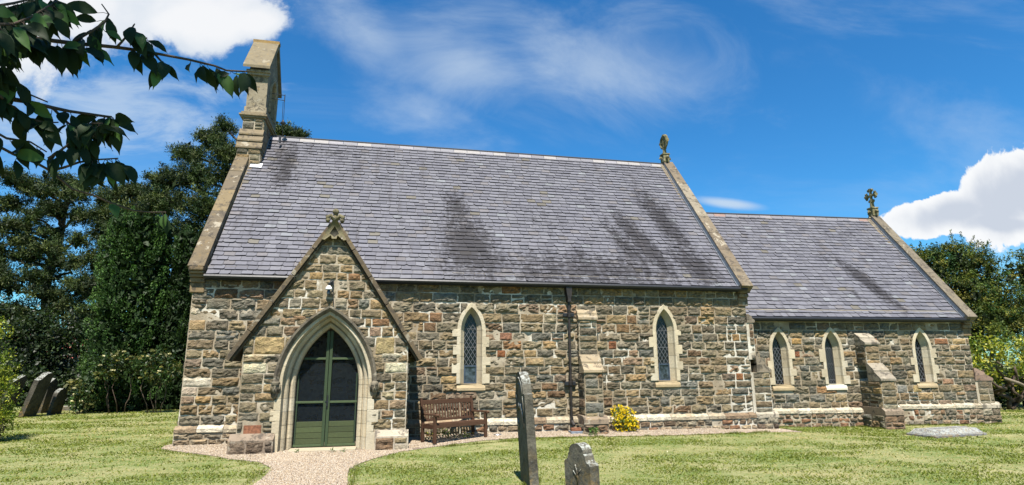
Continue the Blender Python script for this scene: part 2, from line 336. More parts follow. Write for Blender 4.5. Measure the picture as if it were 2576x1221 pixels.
def np_mesh(name, V, Fc, C, m, parent=None, smooth=False):
    """V (n,3), Fc (f,k) int, C (n,3)"""
    me = bpy.data.meshes.new(name); n, f, k = len(V), len(Fc), Fc.shape[1]
    me.vertices.add(n); me.vertices.foreach_set('co', np.ascontiguousarray(V, np.float32).ravel())
    me.loops.add(f*k); me.loops.foreach_set('vertex_index', np.ascontiguousarray(Fc, np.int32).ravel())
    me.polygons.add(f); me.polygons.foreach_set('loop_start', np.arange(0, f*k, k, dtype=np.int32))
    me.polygons.foreach_set('loop_total', np.full(f, k, np.int32))
    me.update(calc_edges=True); me.materials.append(m)
    if smooth: me.polygons.foreach_set('use_smooth', np.ones(f, bool))
    ca = me.color_attributes.new('Col', 'FLOAT_COLOR', 'POINT'); a = np.ones((n, 4), np.float32); a[:, :3] = C; ca.data.foreach_set('color', a.ravel())
    o = bpy.data.objects.new(name, me); col.objects.link(o)
    if parent is not None: attach(o, parent)
    return o
def unit(a): return a/np.maximum(np.linalg.norm(a, axis=1, keepdims=True), 1e-9)
def cards(P, size, C, D=None, wid=.45, spread=1., curl=.15):
    """leaf cards: one kite-shaped quad per point; D = long direction"""
    n = len(P); size = np.broadcast_to(size, (n,))[:, None]
    A = unit(rng.normal(size=(n, 3))*spread + (0 if D is None else D)); B = unit(np.cross(A, rng.normal(size=(n, 3)))); N = np.cross(A, B)
    V = np.empty((n, 4, 3)); V[:, 0] = P-A*size*.5; V[:, 1] = P+B*size*wid*.5+N*size*curl; V[:, 2] = P+A*size*.5; V[:, 3] = P-B*size*wid*.5+N*size*curl
    return V.reshape(-1, 3), np.arange(n*4).reshape(-1, 4), np.repeat(C, 4, axis=0)

# ------------------------------------------------------------------ masonry
def frame(O, S, N):
    O, S, N = Vector(O), Vector(S).normalized(), Vector(N).normalized()
    def F(s, z, d): return Vector((O.x+S.x*s+N.x*d, O.y+S.y*s+N.y*d, O.z+z))
    return F
PAL = [((.180, .165, .128), 6), ((.150, .140, .116), 6), ((.205, .175, .122), 4.5), ((.120, .115, .100), 3.5), ((.170, .138, .098), 3), ((.24, .185, .115), 1.6), ((.150, .155, .150), 1.8), ((.185, .142, .112), 1.2), ((.18, .105, .055), .3), ((.125, .085, .055), .4), ((.27, .205, .115), .5)]
PALW = [w for _, w in PAL]
def pick(r): return r.choices([c for c, _ in PAL], PALW)[0]
def stone(mb, F, q, c, r, proud=None, rough=1., step=.038, c2=None):
    """q = corners (s,z): bl, br, tr, tl"""
    w = (q[1][0]-q[0][0]+q[2][0]-q[3][0])/2; h = (q[3][1]-q[0][1]+q[2][1]-q[1][1])/2
    if w < .03 or h < .03: return
    nx, ny = max(3, min(14, int(w/step)+1)), max(3, min(8, int(h/step)+1))
    base = proud if proud is not None else r.uniform(.012, .034); seed = r.uniform(0, 100)
    bul = r.uniform(.0, .016)*rough; amp = r.uniform(.014, .040)*rough; tx, tz = r.uniform(-.012, .012)*rough, r.uniform(-.012, .012)*rough
    k = r.uniform(.8, 1.2); c = tuple(v*k for v in c); kk = r.uniform(.72, 1.25); tw = r.uniform(-.1, .1); c2 = c2 or (c[0]*kk*(1+tw), c[1]*kk, c[2]*kk*(1-tw))
    vs, cs = [], []
    def par(n, L): e = min(.016/L, .3); return [0]+[e+(1-2*e)*i/(n-2) for i in range(n-1)]+[1]
    nx += 2; ny += 2
    U, W = par(nx, w), par(ny, h)
    for j in range(ny+1):
        t = W[j]
        for i in range(nx+1):
            s = U[i]
            a = [(1-s)*(1-t), s*(1-t), s*t, (1-s)*t]
            x = sum(a[m]*q[m][0] for m in range(4)); z = sum(a[m]*q[m][1] for m in range(4))
            e = min(s*w, (1-s)*w, t*h, (1-t)*h); ee = min(1., e/.03)
            nz = noise.noise(Vector((x*6+seed, z*10, seed))) + .8*noise.noise(Vector((x*14, z*22+seed, seed)))
            d = -.014+(base+.014+amp*nz+bul*(1-(2*s-1)**2)*(1-(2*t-1)**2)+tx*(s-.5)+tz*(t-.5))*(ee**.45)
            if ee < .99:
                jx = noise.noise(Vector((z*11+seed, 3, x*5)))*.011; jz = noise.noise(Vector((x*11, seed, z*5)))*.009
                x += jx; z += jz
            vs.append(F(x, z, d)); m = min(1, max(0, .5+.9*noise.noise(Vector((x*4+seed, z*4, 7)))))
            cs.append(tuple(c[n]*(1-m)+c2[n]*m for n in range(3)))
    nn = nx+1
    mb.add(vs, [(j*nn+i, j*nn+i+1, (j+1)*nn+i+1, (j+1)*nn+i) for j in range(ny) for i in range(nx)], cs=cs)
def coursed(mb, F, z0, z1, allow, r, gapf=None, ch=(.17, .28), ln=(.25, .58), specials=(), pal=None, gap=.0062, rough=1., heights=None):
    z = z0; span = [None]*len(specials)
    def allowed(zz, zc):
        ivs = allow(zz)
        for (a, b, c, d, *_) in specials:
            if b <= zc <= d:
                out = []
                for (l, h_) in ivs:
                    if a >= h_ or c <= l: out.append((l, h_))
                    else:
                        if a-l > .05: out.append((l, a))
                        if h_-c > .05: out.append((c, h_))
                ivs = out
        return ivs
    while z < z1-.02:
        h = r.uniform(*ch)
        if z1-z-h < .1: h = z1-z if z1-z < ch[1]*1.25 else (z1-z)/2
        zc = z+h/2; A, B, Mi = allowed(z+.006, zc), allowed(z+h-.006, zc), allowed(zc, zc)
        for k_, sp_ in enumerate(specials):
            if sp_[1] <= zc <= sp_[3]: span[k_] = (span[k_][0] if span[k_] else z, z+h)
        if not (len(A) == len(B) == len(Mi)): A = B = Mi
        for (l0, r0), (l1, r1) in zip(A, B):
            lo, hi = min(l0, l1), max(r0, r1); x = lo
            while x < hi-.01:
                w = r.uniform(*ln)*(.8+h*1.2)
                if hi-x-w < .13: w = hi-x
                e0, e1 = x, x+w; g = gap*r.uniform(.6, 1.5)*(gapf(x, z) if gapf else 1)
                cl = lambda v, l, h_: min(max(v, l), h_)
                j = lambda: r.uniform(-.006, .006)
                q = [(cl(e0+g+j(), l0, r0), z+g), (cl(e1-g+j(), l0, r0), z+g), (cl(e1-g+j(), l1, r1), z+h-g), (cl(e0+g+j(), l1, r1), z+h-g)]
                c = r.choice(pal) if pal else pick(r)
                if h > .19 and w < .38 and r.random() < .2:
                    zm = z+h*r.uniform(.4, .6); m0 = (zm-z)/h
                    L = lambda a, b: a+(b-a)*m0
                    qm = (L(q[0][0], q[3][0]), L(q[1][0], q[2][0]))
                    stone(mb, F, [q[0], q[1], (qm[1], zm-g), (qm[0], zm-g)], c, r, rough=rough)
                    stone(mb, F, [(qm[0], zm+g), (qm[1], zm+g), q[2], q[3]], pick(r), r, rough=rough)
                else: stone(mb, F, q, c, r, rough=rough, proud=(r.uniform(-.012, .006) if r.random() < .05 else None))
                x = e1
        z += h
    for sp, zz_ in zip(specials, span):
        a, b, c_, d, cc = sp[:5]; g = .006
        if zz_: b, d = zz_
        if cc is not None: stone(mb, F, [(a+g, b+g), (c_-g, b+g), (c_-g, d-g), (a+g, d-g)], cc, r, proud=.022, rough=.45, c2=tuple(v*.8 for v in cc))
def arch_pts(cx, w, spring, rise, off=0., bottom=0., n=10):
    """points from bottom left over the apex to bottom right, offset outward by off"""
    c = (rise*rise-w*w)/(2*w); Rr = w+c+off; top = math.sqrt(max(1e-6, Rr*Rr-c*c))
    a1 = math.asin(min(1, top/Rr)); pts = [(cx-w-off, bottom)]
    L = [(cx+c-Rr*math.cos(a1*i/n), spring+Rr*math.sin(a1*i/n)) for i in range(n+1)]
    pts += L; pts += [(2*cx-x, z) for x, z in L[::-1][1:]]; pts.append((cx+w+off, bottom))
    return pts
def arch_half(z, w, spring, rise, off):
    c = (rise*rise-w*w)/(2*w); Rr = w+c+off
    if z <= spring: return w+off
    t = Rr*Rr-(z-spring)**2
    return (math.sqrt(t)-c) if t > c*c else 0.
def arch_loft(mb, F, cx, w, spring, rise, prof, bottom, colf, n=10, joints=True, legs=5):
    """loft profile [(off, depth)] along the pointed arch; colf(k) gives block colour"""
    def ring(o):
        P = arch_pts(cx, w, spring, rise, o, bottom, n)
        out = [(P[0][0], bottom+(spring-bottom)*i/legs) for i in range(legs)]+P[1:-1]+[(P[-1][0], spring-(spring-bottom)*(i+1)/legs) for i in range(legs)]
        return out
    rings = [ring(o) for o, _ in prof]; m = len(rings[0]); kk = 0
    blk = []; b = 0
    for i in range(m-1):
        if i < legs or i >= m-1-legs: b += 1
        elif (i-legs) % 3 == 0: b += 1
        blk.append(b)
    cols = {b: colf(b) for b in set(blk)}
    for i in range(m-1):
        jt = joints and (i == 0 or blk[i] != blk[i-1])
        spans = [(0, .035, True), (.035, 1, False)] if jt else [(0, 1, False)]
        for (f0, f1, isj) in spans:
            vs = []
            for rg, (o, d) in zip(rings, prof):
                for f in (f0, f1):
                    x = rg[i][0]+(rg[i+1][0]-rg[i][0])*f; z = rg[i][1]+(rg[i+1][1]-rg[i][1])*f
                    vs.append(F(x, z, d-(.004 if isj else 0)))
            fs = [(2*k, 2*k+1, 2*k+3, 2*k+2) for k in range(len(prof)-1)]
            cc = cols[blk[i]]; mb.add(vs, fs, tuple(v*.62 for v in cc) if isj else cc)
def wall_sheet(mb, F, outer, holes, d=0., mi=1, c=(.4, .35, .28)):
    polys = [[Vector((x, z, 0)) for x, z in outer]]+[[Vector((x, z, 0)) for x, z in h] for h in holes]
    flat = [p for q in polys for p in q]
    mb.add([F(p.x, p.y, d) for p in flat], [tuple(t) for t in tessellate_polygon(polys)], c, mi)
def slates(mb, F, L, T, r, ex=.17, wd=.27, s_of=None, pal=None):
    """F(s,t,d): s along, t up the slope, d off the slope"""
    P = pal or [((.185, .185, .212), 7), ((.170, .170, .198), 6), ((.20, .20, .225), 4), ((.152, .152, .178), 2.5), ((.19, .18, .188), 1), ((.24, .25, .27), .5), ((.18, .165, .135), .35)]
    cs, ws = [c for c, _ in P], [w for _, w in P]
    rows = int(math.ceil(T/ex)); ex = T/rows
    for i in range(rows):
        t0 = i*ex; x = -r.uniform(0, wd); lim = s_of(t0+ex/2) if s_of else (0, L); wave = r.uniform(-.004, .004)
        x = lim[0]-((i % 2)*.5+r.uniform(-.08, .08))*wd if True else x
        while x < lim[1]:
            w = wd*r.uniform(.86, 1.12); a, b = max(x+.004, lim[0]), min(x+w-.004, lim[1]); x += w
            if b-a < .02: continue
            jt = r.gauss(0, .005)+wave; rot = r.gauss(0, .004); lift = r.uniform(.028, .042); c = r.choices(cs, ws)[0]; k = r.uniform(.9, 1.1); c = tuple(v*k for v in c)
            if r.random() < .012: jt -= r.uniform(.01, .035)
            cl, cr_ = (r.uniform(.015, .06) if r.random() < .22 else .004), (r.uniform(.015, .06) if r.random() < .22 else .004)
            tb = t0+jt; up_ = t0+ex+.03
            pts = [(a+cl, tb+rot, lift), (b-cr_, tb-rot, lift), (b, tb-rot+cr_*.7, lift-.001), (b, up_, .004), (a, up_, .004), (a, tb+rot+cl*.7, lift-.001)]
            vs = [F(*p) for p in pts]+[F(pts[k_][0], pts[k_][1], pts[k_][2]-.0005) for k_ in (0, 1, 2, 5)]+[F(pts[k_][0], pts[k_][1]+.004, .001) for k_ in (0, 1, 2, 5)]
            dk = tuple(v*.22 for v in c)  # edge faces darker: damp dirt plus course shade painted into the colour
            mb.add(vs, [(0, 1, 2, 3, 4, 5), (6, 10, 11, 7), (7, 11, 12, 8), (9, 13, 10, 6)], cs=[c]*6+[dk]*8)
LIME = [(.46, .42, .34), (.43, .385, .30), (.49, .455, .38), (.41, .365, .285), (.47, .42, .325)]
def limec(r): 
    def f(k): c = r.choice(LIME); q = r.uniform(.92, 1.08); return tuple(v*q for v in c)
    return f

# ------------------------------------------------------------------ church
XW, XE, PITCH = -4.607, 10.122, math.atan2(9.03-3.928, 3.938+.15)
church = empty('church', (2.7, 3.9, 0), baked=True)
tag(church, 'small brown stone country church with grey slate roofs, gabled south porch and bellcote', 'church')
CR = R(-3.545)
CO = Vector((10.122, .845, 0)); CS = Vector((math.cos(CR), math.sin(CR), 0)); CN = Vector((-math.sin(CR), math.cos(CR), 0))
FN = frame((0, 0, 0), (1, 0, 0), (0, -1, 0))            # nave south face: s = x
FC = frame(CO, CS, -CN)                                  # chancel south face
FP = frame((0, -1.653, 0), (1, 0, 0), (0, -1, 0))        # porch south face
# openings: centre, half width, spring, rise, bottom
WN = [(2.11, .168, 2.66, .44, 1.30), (7.53, .168, 2.68, .45, 1.32)]
WC = [(1.53, .15, 2.16, .42, 1.14), (3.28, .15, 2.18, .42, 1.14), (6.40, .15, 2.18, .42, 1.17)]
DOOR = (-1.265, .665, 1.36, 1.24, .03)
def blocker(L, Rr, wins, extra=()):
    def allow(z):
        ivs = [(L, Rr)]; blocks = []
        for (cx, w, sp, ri, bo) in wins:
            if z > bo-.16:
                hw = arch_half(z, w, sp, ri, .16)
                if hw > 0: blocks.append((cx-hw, cx+hw))
        for (a, b, c, d) in extra:
            if b < z < d: blocks.append((a, c))
        for (a, b) in sorted(blocks):
            l, h = ivs.pop()
            if a > l+.03: ivs.append((l, min(a, h)))
            if b < h-.03: ivs.append((b, h))
            elif not ivs: ivs.append((l, l))
        return ivs
    return allow
def window_hole(wn, off=.10): cx, w, sp, ri, bo = wn; return arch_pts(cx, w, sp, ri, off, bo-.04, 8)
# nave wall
r1 = random.Random(3)
mb = MB()
wall_sheet(mb, FN, [(XW, -.3), (XE, -.3), (XE, 4.15), (XW, 4.15)], [window_hole(w) for w in WN])
white, cream, ochre = (.62, .60, .56), (.50, .44, .33), (.42, .31, .17)
spn = [(XW, 1.36, XW+.62, 1.60, (.60, .585, .55)), (XW, 1.08, XW+.34, 1.34, (.50, .44, .40)), (XW, 2.98, XW+.24, 3.2, (.58, .56, .52)), (XW, 2.7, XW+.36, 2.96, (.42, .32, .20)),
       (1.02, 2.95, 1.35, 3.12, (.19, .12, .075)), (.88, 2.72, 1.2, 2.9, (.165, .11, .07)), (6.42, 2.92, 6.72, 3.12, (.21, .135, .08)), (6.1, 2.62, 6.5, 2.8, (.19, .125, .07)), (2.78, 2.02, 3.02, 2.2, (.24, .10, .045)), (3.5, 1.98, 3.85, 2.18, (.32, .24, .14)), (2.85, 2.45, 3.2, 2.64, (.26, .14, .10)), (5.85, 2.2, 6.1, 2.36, (.19, .085, .045)), (9.62, 1.3, 9.86, 1.5, (.24, .11, .05)), (9.6, 2.3, 9.85, 2.5, (.3, .2, .1))]
coursed(mb, FN, .46, 3.98, blocker(XW, XE, WN), r1, ch=(.185, .27), ln=(.27, .58), specials=spn, rough=1.35, gapf=lambda x, z: 1.7 if (9.4 < x < 9.9 and z < 3.1) or (r1.random() < .03) else 1)
# plinth: splayed white-washed top course and rough stones under it
PW = [(.47, .45, .40), (.38, .35, .30), (.56, .55, .51), (.28, .23, .18), (.22, .17, .13)]
def plinth(mb, F, a, b, zt, proj, r, zb=-.25, washed=.7):
    x = a
    while x < b-.02:
        w = r.uniform(.35, .8)
        if b-x-w < .2: w = b-x
        c = r.choice(PW[:3] if r.random() < washed else PW[3:]); g = .006; k = r.uniform(.9, 1.1); c = tuple(v*k for v in c)
        t = r.uniform(-.012, .008)
        vs = [F(x+g, zt+t, .004), F(x+w-g, zt+t, .004), F(x+w-g, zt-.07+t, proj), F(x+g, zt-.07+t, proj), F(x+w-g, zt-.15+t, proj), F(x+g, zt-.15+t, proj), F(x+g, zt-.16, .02), F(x+w-g, zt-.16, .02)]
        mb.add(vs, [(3, 2, 1, 0), (5, 4, 2, 3), (6, 7, 4, 5), (0, 6, 5, 3), (1, 2, 4, 7)], c); x += w
    G = lambda s, z, d: F(s, z, d+proj-.035)
    mb.add([G(a, zb, 0), G(b, zb, 0), G(b, zt-.14, 0), G(a, zt-.14, 0), F(a, zb, 0), F(a, zt-.14, 0), F(b, zb, 0), F(b, zt-.14, 0)], [(0, 1, 2, 3), (4, 0, 3, 5), (1, 6, 7, 2)], mi=1)
    coursed(mb, G, zb+.1, zt-.16, lambda z: [(a, b)], r, ch=(.11, .17), ln=(.16, .4), rough=1.2, pal=[(.19, .16, .125), (.24, .2, .16), (.15, .11, .08), (.30, .27, .22), (.2, .12, .08), (.17, .16, .14)])
plinth(mb, FN, XW-.05, -3.2, .44, .10, r1, washed=.5); plinth(mb, FN, .45, 4.98, .44, .10, r1); plinth(mb, FN, 5.5, XE, .44, .10, r1)
# other sides of the nave, gables to the ridge
YN = 7.876
def gable(mb, x0, x1, y0, y1, ze, zr, mi=0):
    ym = (y0+y1)/2; FF = frame((x0, 0, 0), (0, 1, 0), (1, 0, 0))
    mb.prism([(y0, -.3), (y1, -.3), (y1, ze), (ym, zr), (y0, ze)], FF, 0, x1-x0, (.2, .18, .15), mi)
gable(mb, XW, XW+.4, .003, YN, 4.06, 9.1); gable(mb, XE-.4, XE, .003, YN, 4.06, 9.1)
mb.box((XW, YN-.4, -.3), (XE, YN-.002, 4.1), (.2, .18, .15))
FW = frame((XW, 0, 0), (0, -1, 0), (-1, 0, 0)); coursed(mb, FW, .2, 4., lambda z: [(-2.4, -.02)], r1, rough=.8)
mb.build('nave_wall', [M['stone'], M['mortar']], church)

def slope_frame(O, S, N, pitch):
    """O at the eave, S along, up-slope goes along -N (into the building)"""
    O, S, N = Vector(O), Vector(S).normalized(), Vector(N).normalized(); U = -N*math.cos(pitch)+Vector((0, 0, math.sin(pitch))); D = N*math.sin(pitch)+Vector((0, 0, math.cos(pitch)))
    return lambda s, t, d: O+S*s+U*t+D*d
SN = slope_frame((0, -.15, 3.928), (1, 0, 0), (0, -1, 0), PITCH); TN = 4.088/math.cos(PITCH)
SNb = slope_frame((0, YN+.15, 3.928), (1, 0, 0), (0, 1, 0), PITCH)
def roof(name, S, Sb, a, b, T, m, seed, parent):
    mb = MB(); r = random.Random(seed)
    for G in (S, Sb): mb.add([G(a, -.02, 0), G(b, -.02, 0), G(b, T, 0), G(a, T, 0)], [(0, 1, 2, 3)], (.02, .02, .022)); 
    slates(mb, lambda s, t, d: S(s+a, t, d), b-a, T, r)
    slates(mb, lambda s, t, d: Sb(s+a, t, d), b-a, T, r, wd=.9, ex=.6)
    mb.add([S(a, -.02, 0), S(b, -.02, 0), S(b, 0, -.10), S(a, 0, -.10)], [(0, 1, 2, 3)], (.03, .03, .03))
    return mb.build(name, m, parent)
roof('nave_roof', SN, SNb, XW+.30, XE-.26, TN, M['slate_nave'], 5, church)
# ridge tiles
def ridge(name, P0, P1, Nv, pitch, seed, pal):
    mb = MB(); r = random.Random(seed); P0, P1 = Vector(P0), Vector(P1); L = (P1-P0).length; D = (P1-P0).normalized(); Nv = Vector(Nv); n = int(L/.46); h = .16
    for i in range(n):
        a, b = P0+D*(L*i/n+.006), P0+D*(L*(i+1)/n-.006); c = r.choice(pal); t = r.uniform(-.005, .005); z = Vector((0, 0, 1))
        dn = lambda p, s_: p+Nv*s_*h*math.cos(pitch)-z*(h*math.sin(pitch)-.035)
        A = [dn(a, 1), a+z*(.06+t), dn(a, -1), a-z*.02]; B = [dn(b, 1), b+z*(.06+t), dn(b, -1), b-z*.02]
        mb.add(A+B, [(0, 4, 5, 1), (1, 5, 6, 2), (3, 7, 4, 0), (2, 6, 7, 3), (0, 1, 2, 3), (7, 6, 5, 4)], c)
    mb.tube([P0+Vector((0, 0, .07)), P1+Vector((0, 0, .07))], .028, 6, (.05, .05, .055))
    return mb.build(name, M['ridge'], church)
RP = [(.16, .155, .17), (.20, .19, .205), (.14, .135, .15), (.23, .215, .21)]
ridge('ridge_tiles', (XW+.6, 3.94, 9.05), (XE-.3, 3.94, 9.05), (0, -1, 0), PITCH, 1, RP)
# chancel
XC = 8.16; ZE2, ZR2 = 3.162, 7.21; HW2 = 3.938-.845; LC0 = -.02
mb = MB(); r2 = random.Random(8)
wall_sheet(mb, FC, [(0, -.4), (XC, -.4), (XC, 3.4), (0, 3.4)], [window_hole(w, .09) for w in WC])
spc = [(2.0, 1.95, 2.2, 2.12, (.21, .09, .05)), (4.62, 2.35, 4.9, 2.5, (.25, .135, .08)), (6.9, 2.35, 7.4, 2.5, (.27, .14, .08)), (7.55, 2.38, 8.05, 2.62, (.42, .33, .2)), (6.98, 1.0, 7.38, 1.2, (.28, .18, .13)), (.55, 2.35, .8, 2.52, (.26, .14, .07)), (1.95, 2.3, 2.3, 2.48, (.38, .26, .12)), (5.35, .95, 5.7, 1.12, (.2, .21, .22)), (2.62, .9, 3.3, 1.05, (.30, .19, .11)), (5.9, .95, 6.2, 1.12, (.35, .28, .15))]
coursed(mb, FC, .44, 3.26, blocker(0, XC, WC), r2, ch=(.175, .25), ln=(.25, .52), specials=spc, rough=1.1)
plinth(mb, FC, .55, 4.1, .46, .10, r2, zb=-.35, washed=.8); plinth(mb, FC, 4.6, XC+.02, .53, .10, r2, zb=-.35, washed=1.)
FCN = frame(CO, CS, CN)
def gable_f(mb, s0, s1, h, ze, zr):
    G = frame(CO+CS*s0, CN, CS); mb.prism([(.003, -.3), (2*h, -.3), (2*h, ze), (h, zr), (.003, ze)], G, 0, s1-s0, (.2, .18, .15))
gable_f(mb, XC-.4, XC, HW2, 3.3, 7.27)
mb.box((0, 0, -.3), (XC, .4, 3.3), (.2, .18, .15), F=lambda x, y, z: CO+CS*x+CN*(2*HW2-.4+y)+Vector((0, 0, z)))
mb.build('chancel_wall', [M['stone'], M['mortar']], church)
P2 = PITCH; TC = (HW2+.15)/math.cos(P2)
SC_ = slope_frame(CO-CN*.15+Vector((0, 0, ZE2)), CS, -CN, P2); SCb = slope_frame(CO+CN*(2*HW2+.15)+Vector((0, 0, ZE2)), CS, CN, P2)
roof('chancel_roof', SC_, SCb, LC0, XC-.24, TC, M['slate_chancel'], 9, church)
zr2 = ZE2+TC*math.sin(P2)
ridge('ridge_tiles', CO+CN*HW2+CS*0.02+Vector((0, 0, zr2)), CO+CN*HW2+CS*(XC-.3)+Vector((0, 0, zr2)), -CN, P2, 4, [(.15, .14, .15), (.18, .165, .175), (.14, .135, .15), (.20, .13, .11)])
# gutters
mb = MB(); mb.tube([(XW+.28, -.215, 3.87), (XE-.05, -.215, 3.87)], .055, 8); mb.box((XW+.28, -.16, 3.80), (XE-.2, -.05, 3.91)); mb.build('gutter', M['gutter'], church)
mb = MB(); mb.tube([FC(.02, ZE2-.06, .215), FC(XC-.1, ZE2-.06, .215)], .055, 8); mb.box((.02, -.16, ZE2-.13), (XC-.2, -.05, ZE2-.02), F=lambda x, y, z: FC(x, z, -y)); mb.build('gutter', M['gutter'], church)
# copings
def coping(name, G, s0, s1, t0, t1, d0, d1, seed, pal, seg=.95, skip=()):
    mb = MB(); r = random.Random(seed); t = t0
    while t < t1-.01:
        w = min(r.uniform(seg*.8, seg*1.2), t1-t)
        if t1-t-w < .3: w = t1-t
        c = r.choice(pal); k = r.uniform(.9, 1.1); c = tuple(v*k for v in c); e = r.uniform(-.004, .004)
        vs = [G(s, tt, d) for tt in (t+.004, t+w-.004) for s, d in ((s0+e, d0), (s1+e, d0), (s1+e, d1+e), (s0+e, d1+e))]
        mb.add(vs, [(0, 1, 2, 3), (7, 6, 5, 4), (0, 4, 5, 1), (1, 5, 6, 2), (2, 6, 7, 3), (3, 7, 4, 0)], c)
        if r.random() < .8: mb.box((s0-.002, t+w-.012, d0), (s1+.002, t+w+.004, d1-.006), (.5, .48, .42), F=lambda a, b, c_: G(a, b, c_))
        t += w
    return mb.build(name, M['coping'], church, bevel=.012)
CP = [(.16, .132, .09), (.18, .152, .105), (.14, .12, .09), (.195, .16, .10)]
coping('coping', SN, XW-.10, XW+.27, -.0+.07, 5.05, -.12, .19, 2, CP); coping('coping', SNb, XW-.10, XW+.27, -.06, 5.0, -.12, .14, 3, CP)
coping('coping', SN, XE-.27, XE+.10, -.10, TN+.09, -.12, .16, 4, [(.18, .155, .12), (.26, .24, .20), (.155, .13, .10)]); coping('coping', SNb, XE-.27, XE+.10, -.10, TN+.09, -.12, .16, 5, CP)
coping('coping', SC_, XC-.22, XC+.13, -.10, TC+.08, -.12, .17, 6, [(.17, .155, .125), (.15, .135, .11)]); coping('coping', SCb, XC-.22, XC+.13, -.10, TC+.08, -.12, .17, 7, CP)
def flashing(G, s, t0, t1, w=.07):
    mb = MB(); mb.add([G(s, t0, .02), G(s+w, t0, .045), G(s+w, t1, .045), G(s, t1, .02), G(s, t0, .12), G(s, t1, .12)] if w > 0 else [G(s, t0, .02), G(s+w, t0, .045), G(s+w, t1, .045), G(s, t1, .02), G(s, t0, .13), G(s, t1, .13)], [(0, 1, 2, 3), (0, 3, 5, 4)]); return mb.build('flashing', M['lead'], church)
flashing(SN, XE-.275, 0, TN, -.05); flashing(SC_, XC-.225, 0, TC, -.06)
def kneeler(F, s0, s1, ztop, inner_s, tint=(.22, .17, .105)):
    """moulded corbel stack carrying the coping end; s0..s1 along wall"""
    mb = MB(); r = random.Random(int(ztop*10)+3)
    for (z0, z1, pr) in ((ztop-.09, ztop+.0, .27), (ztop-.16, ztop-.09, .22), (ztop-.24, ztop-.16, .16), (ztop-.36, ztop-.24, .10), (ztop-.60, ztop-.36, .045)):
        k = r.uniform(.85, 1.1); mb.box((s0, z0, -.3), (s1, z1-.003, pr), tuple(v*k for v in tint), F=lambda a, b, c: F(a, b, c))
    return mb.build('kneeler', M['coping'], church, bevel=.02)
kneeler(FN, XW-.06, XW+.26, 4.09, 0); kneeler(FN, XE-.24, XE+.07, 4.0, 0); kneeler(FC, XC-.2, XC+.10, 3.2, 0)

# windows
def window(F, wn, glassm, seed, hopper=False, wide=.20, Nloc=None):
    cx, w, sp, ri, bo = wn; r = random.Random(seed); root = empty('window', F(cx, bo, 0), baked=True); attach(root, church)
    mb = MB(); cf = limec(r)
    prof = [(0, -.20), (.0, -.15), (.012, -.145), (.085, -.03), (.10, .03), (.105, .046), (wide, .046), (wide+.006, -.02)]
    arch_loft(mb, F, cx, w, sp, ri, prof, bo, cf, n=9, legs=4)
    z = bo; k = seed % 2; hts = [.27, .20, .24, .22, .26]
    for sgn in (-1, 1):
        z = bo; kk = k if sgn < 0 else 1-k; i = 0
        while z < sp-.06:
            h = min(r.uniform(.19, .29), sp+.06-z)
            if sp-z-h < .12: h = sp+.02-z
            ext = wide+.005+(r.uniform(.09, .13) if kk % 2 else .004)
            a, b = sorted((cx+sgn*(w+.13), cx+sgn*(w+ext)))
            c = cf(0); mb.box((a, z+.004, -.02), (b, z+h-.004, .047+r.uniform(0, .003)), c, F=lambda p, q, s_: F(p, q, s_)); z += h; kk += 1; i += 1
    mb.build('window_frame', M['dressed'], root, bevel=.006)
    # sill
    mb = MB(); c = r.choice([(.36, .29, .19), (.38, .31, .21), (.34, .28, .19)]) if seed != 32 else (.66, .64, .58)
    e = w+wide
    mb.add([F(cx-e, bo-.17, -.2), F(cx+e, bo-.17, -.2), F(cx+e, bo-.17, .05), F(cx-e, bo-.17, .05), F(cx-e, bo-.10, .052), F(cx+e, bo-.10, .052), F(cx+w+.04, bo+.0, -.19), F(cx-w-.04, bo+.0, -.19), F(cx-e, bo-.004, .0), F(cx+e, bo-.004, .0), F(cx+w+.10, bo-.004, .02), F(cx-w-.10, bo-.004, .02)],
           [(0, 1, 2, 3), (3, 2, 5, 4), (4, 5, 9, 10, 11, 8), (11, 10, 6, 7), (8, 11, 7), (9, 6, 10), (0, 3, 4, 8), (1, 9, 5, 2)], c)
    mb.build('sill', M['dressed'], root, bevel=.008)
    mb = MB(); pts = arch_pts(cx, w, sp, ri, .004, bo-.01, 9); mb.add([F(x, z, -.185) for x, z in pts], [tuple(range(len(pts)))]); mb.build('leaded_glass', glassm, root)
    if hopper:
        zt = bo+.46; mb = MB(); bars = [((-w+.004, 0), (w-.004, .035)), ((-w+.004, zt-bo-.035), (w-.004, zt-bo)), ((-w+.004, .035), (-w+.034, zt-bo-.035)), ((w-.034, .035), (w-.004, zt-bo-.035))]
        for (a, b), (c_, d) in bars: mb.box((cx+a, bo+b, -.18), (cx+c_, bo+d, -.14), F=lambda p, q, s_: F(p, q, s_))
        mb.build('casement', M['frame'], root); mb = MB(); mb.box((cx-w+.034, bo+.035, -.178), (cx+w-.034, zt-.035, -.165), F=lambda p, q, s_: F(p, q, s_)); mb.build('casement_pane', M['pane'], root)
    return root
for i, wn in enumerate(WN): window(FN, wn, M['glass0'], 20+i, True)
for i, wn in enumerate(WC): window(FC, wn, M['glass1'] if i == 1 else M['glass0'], 31+i, False)

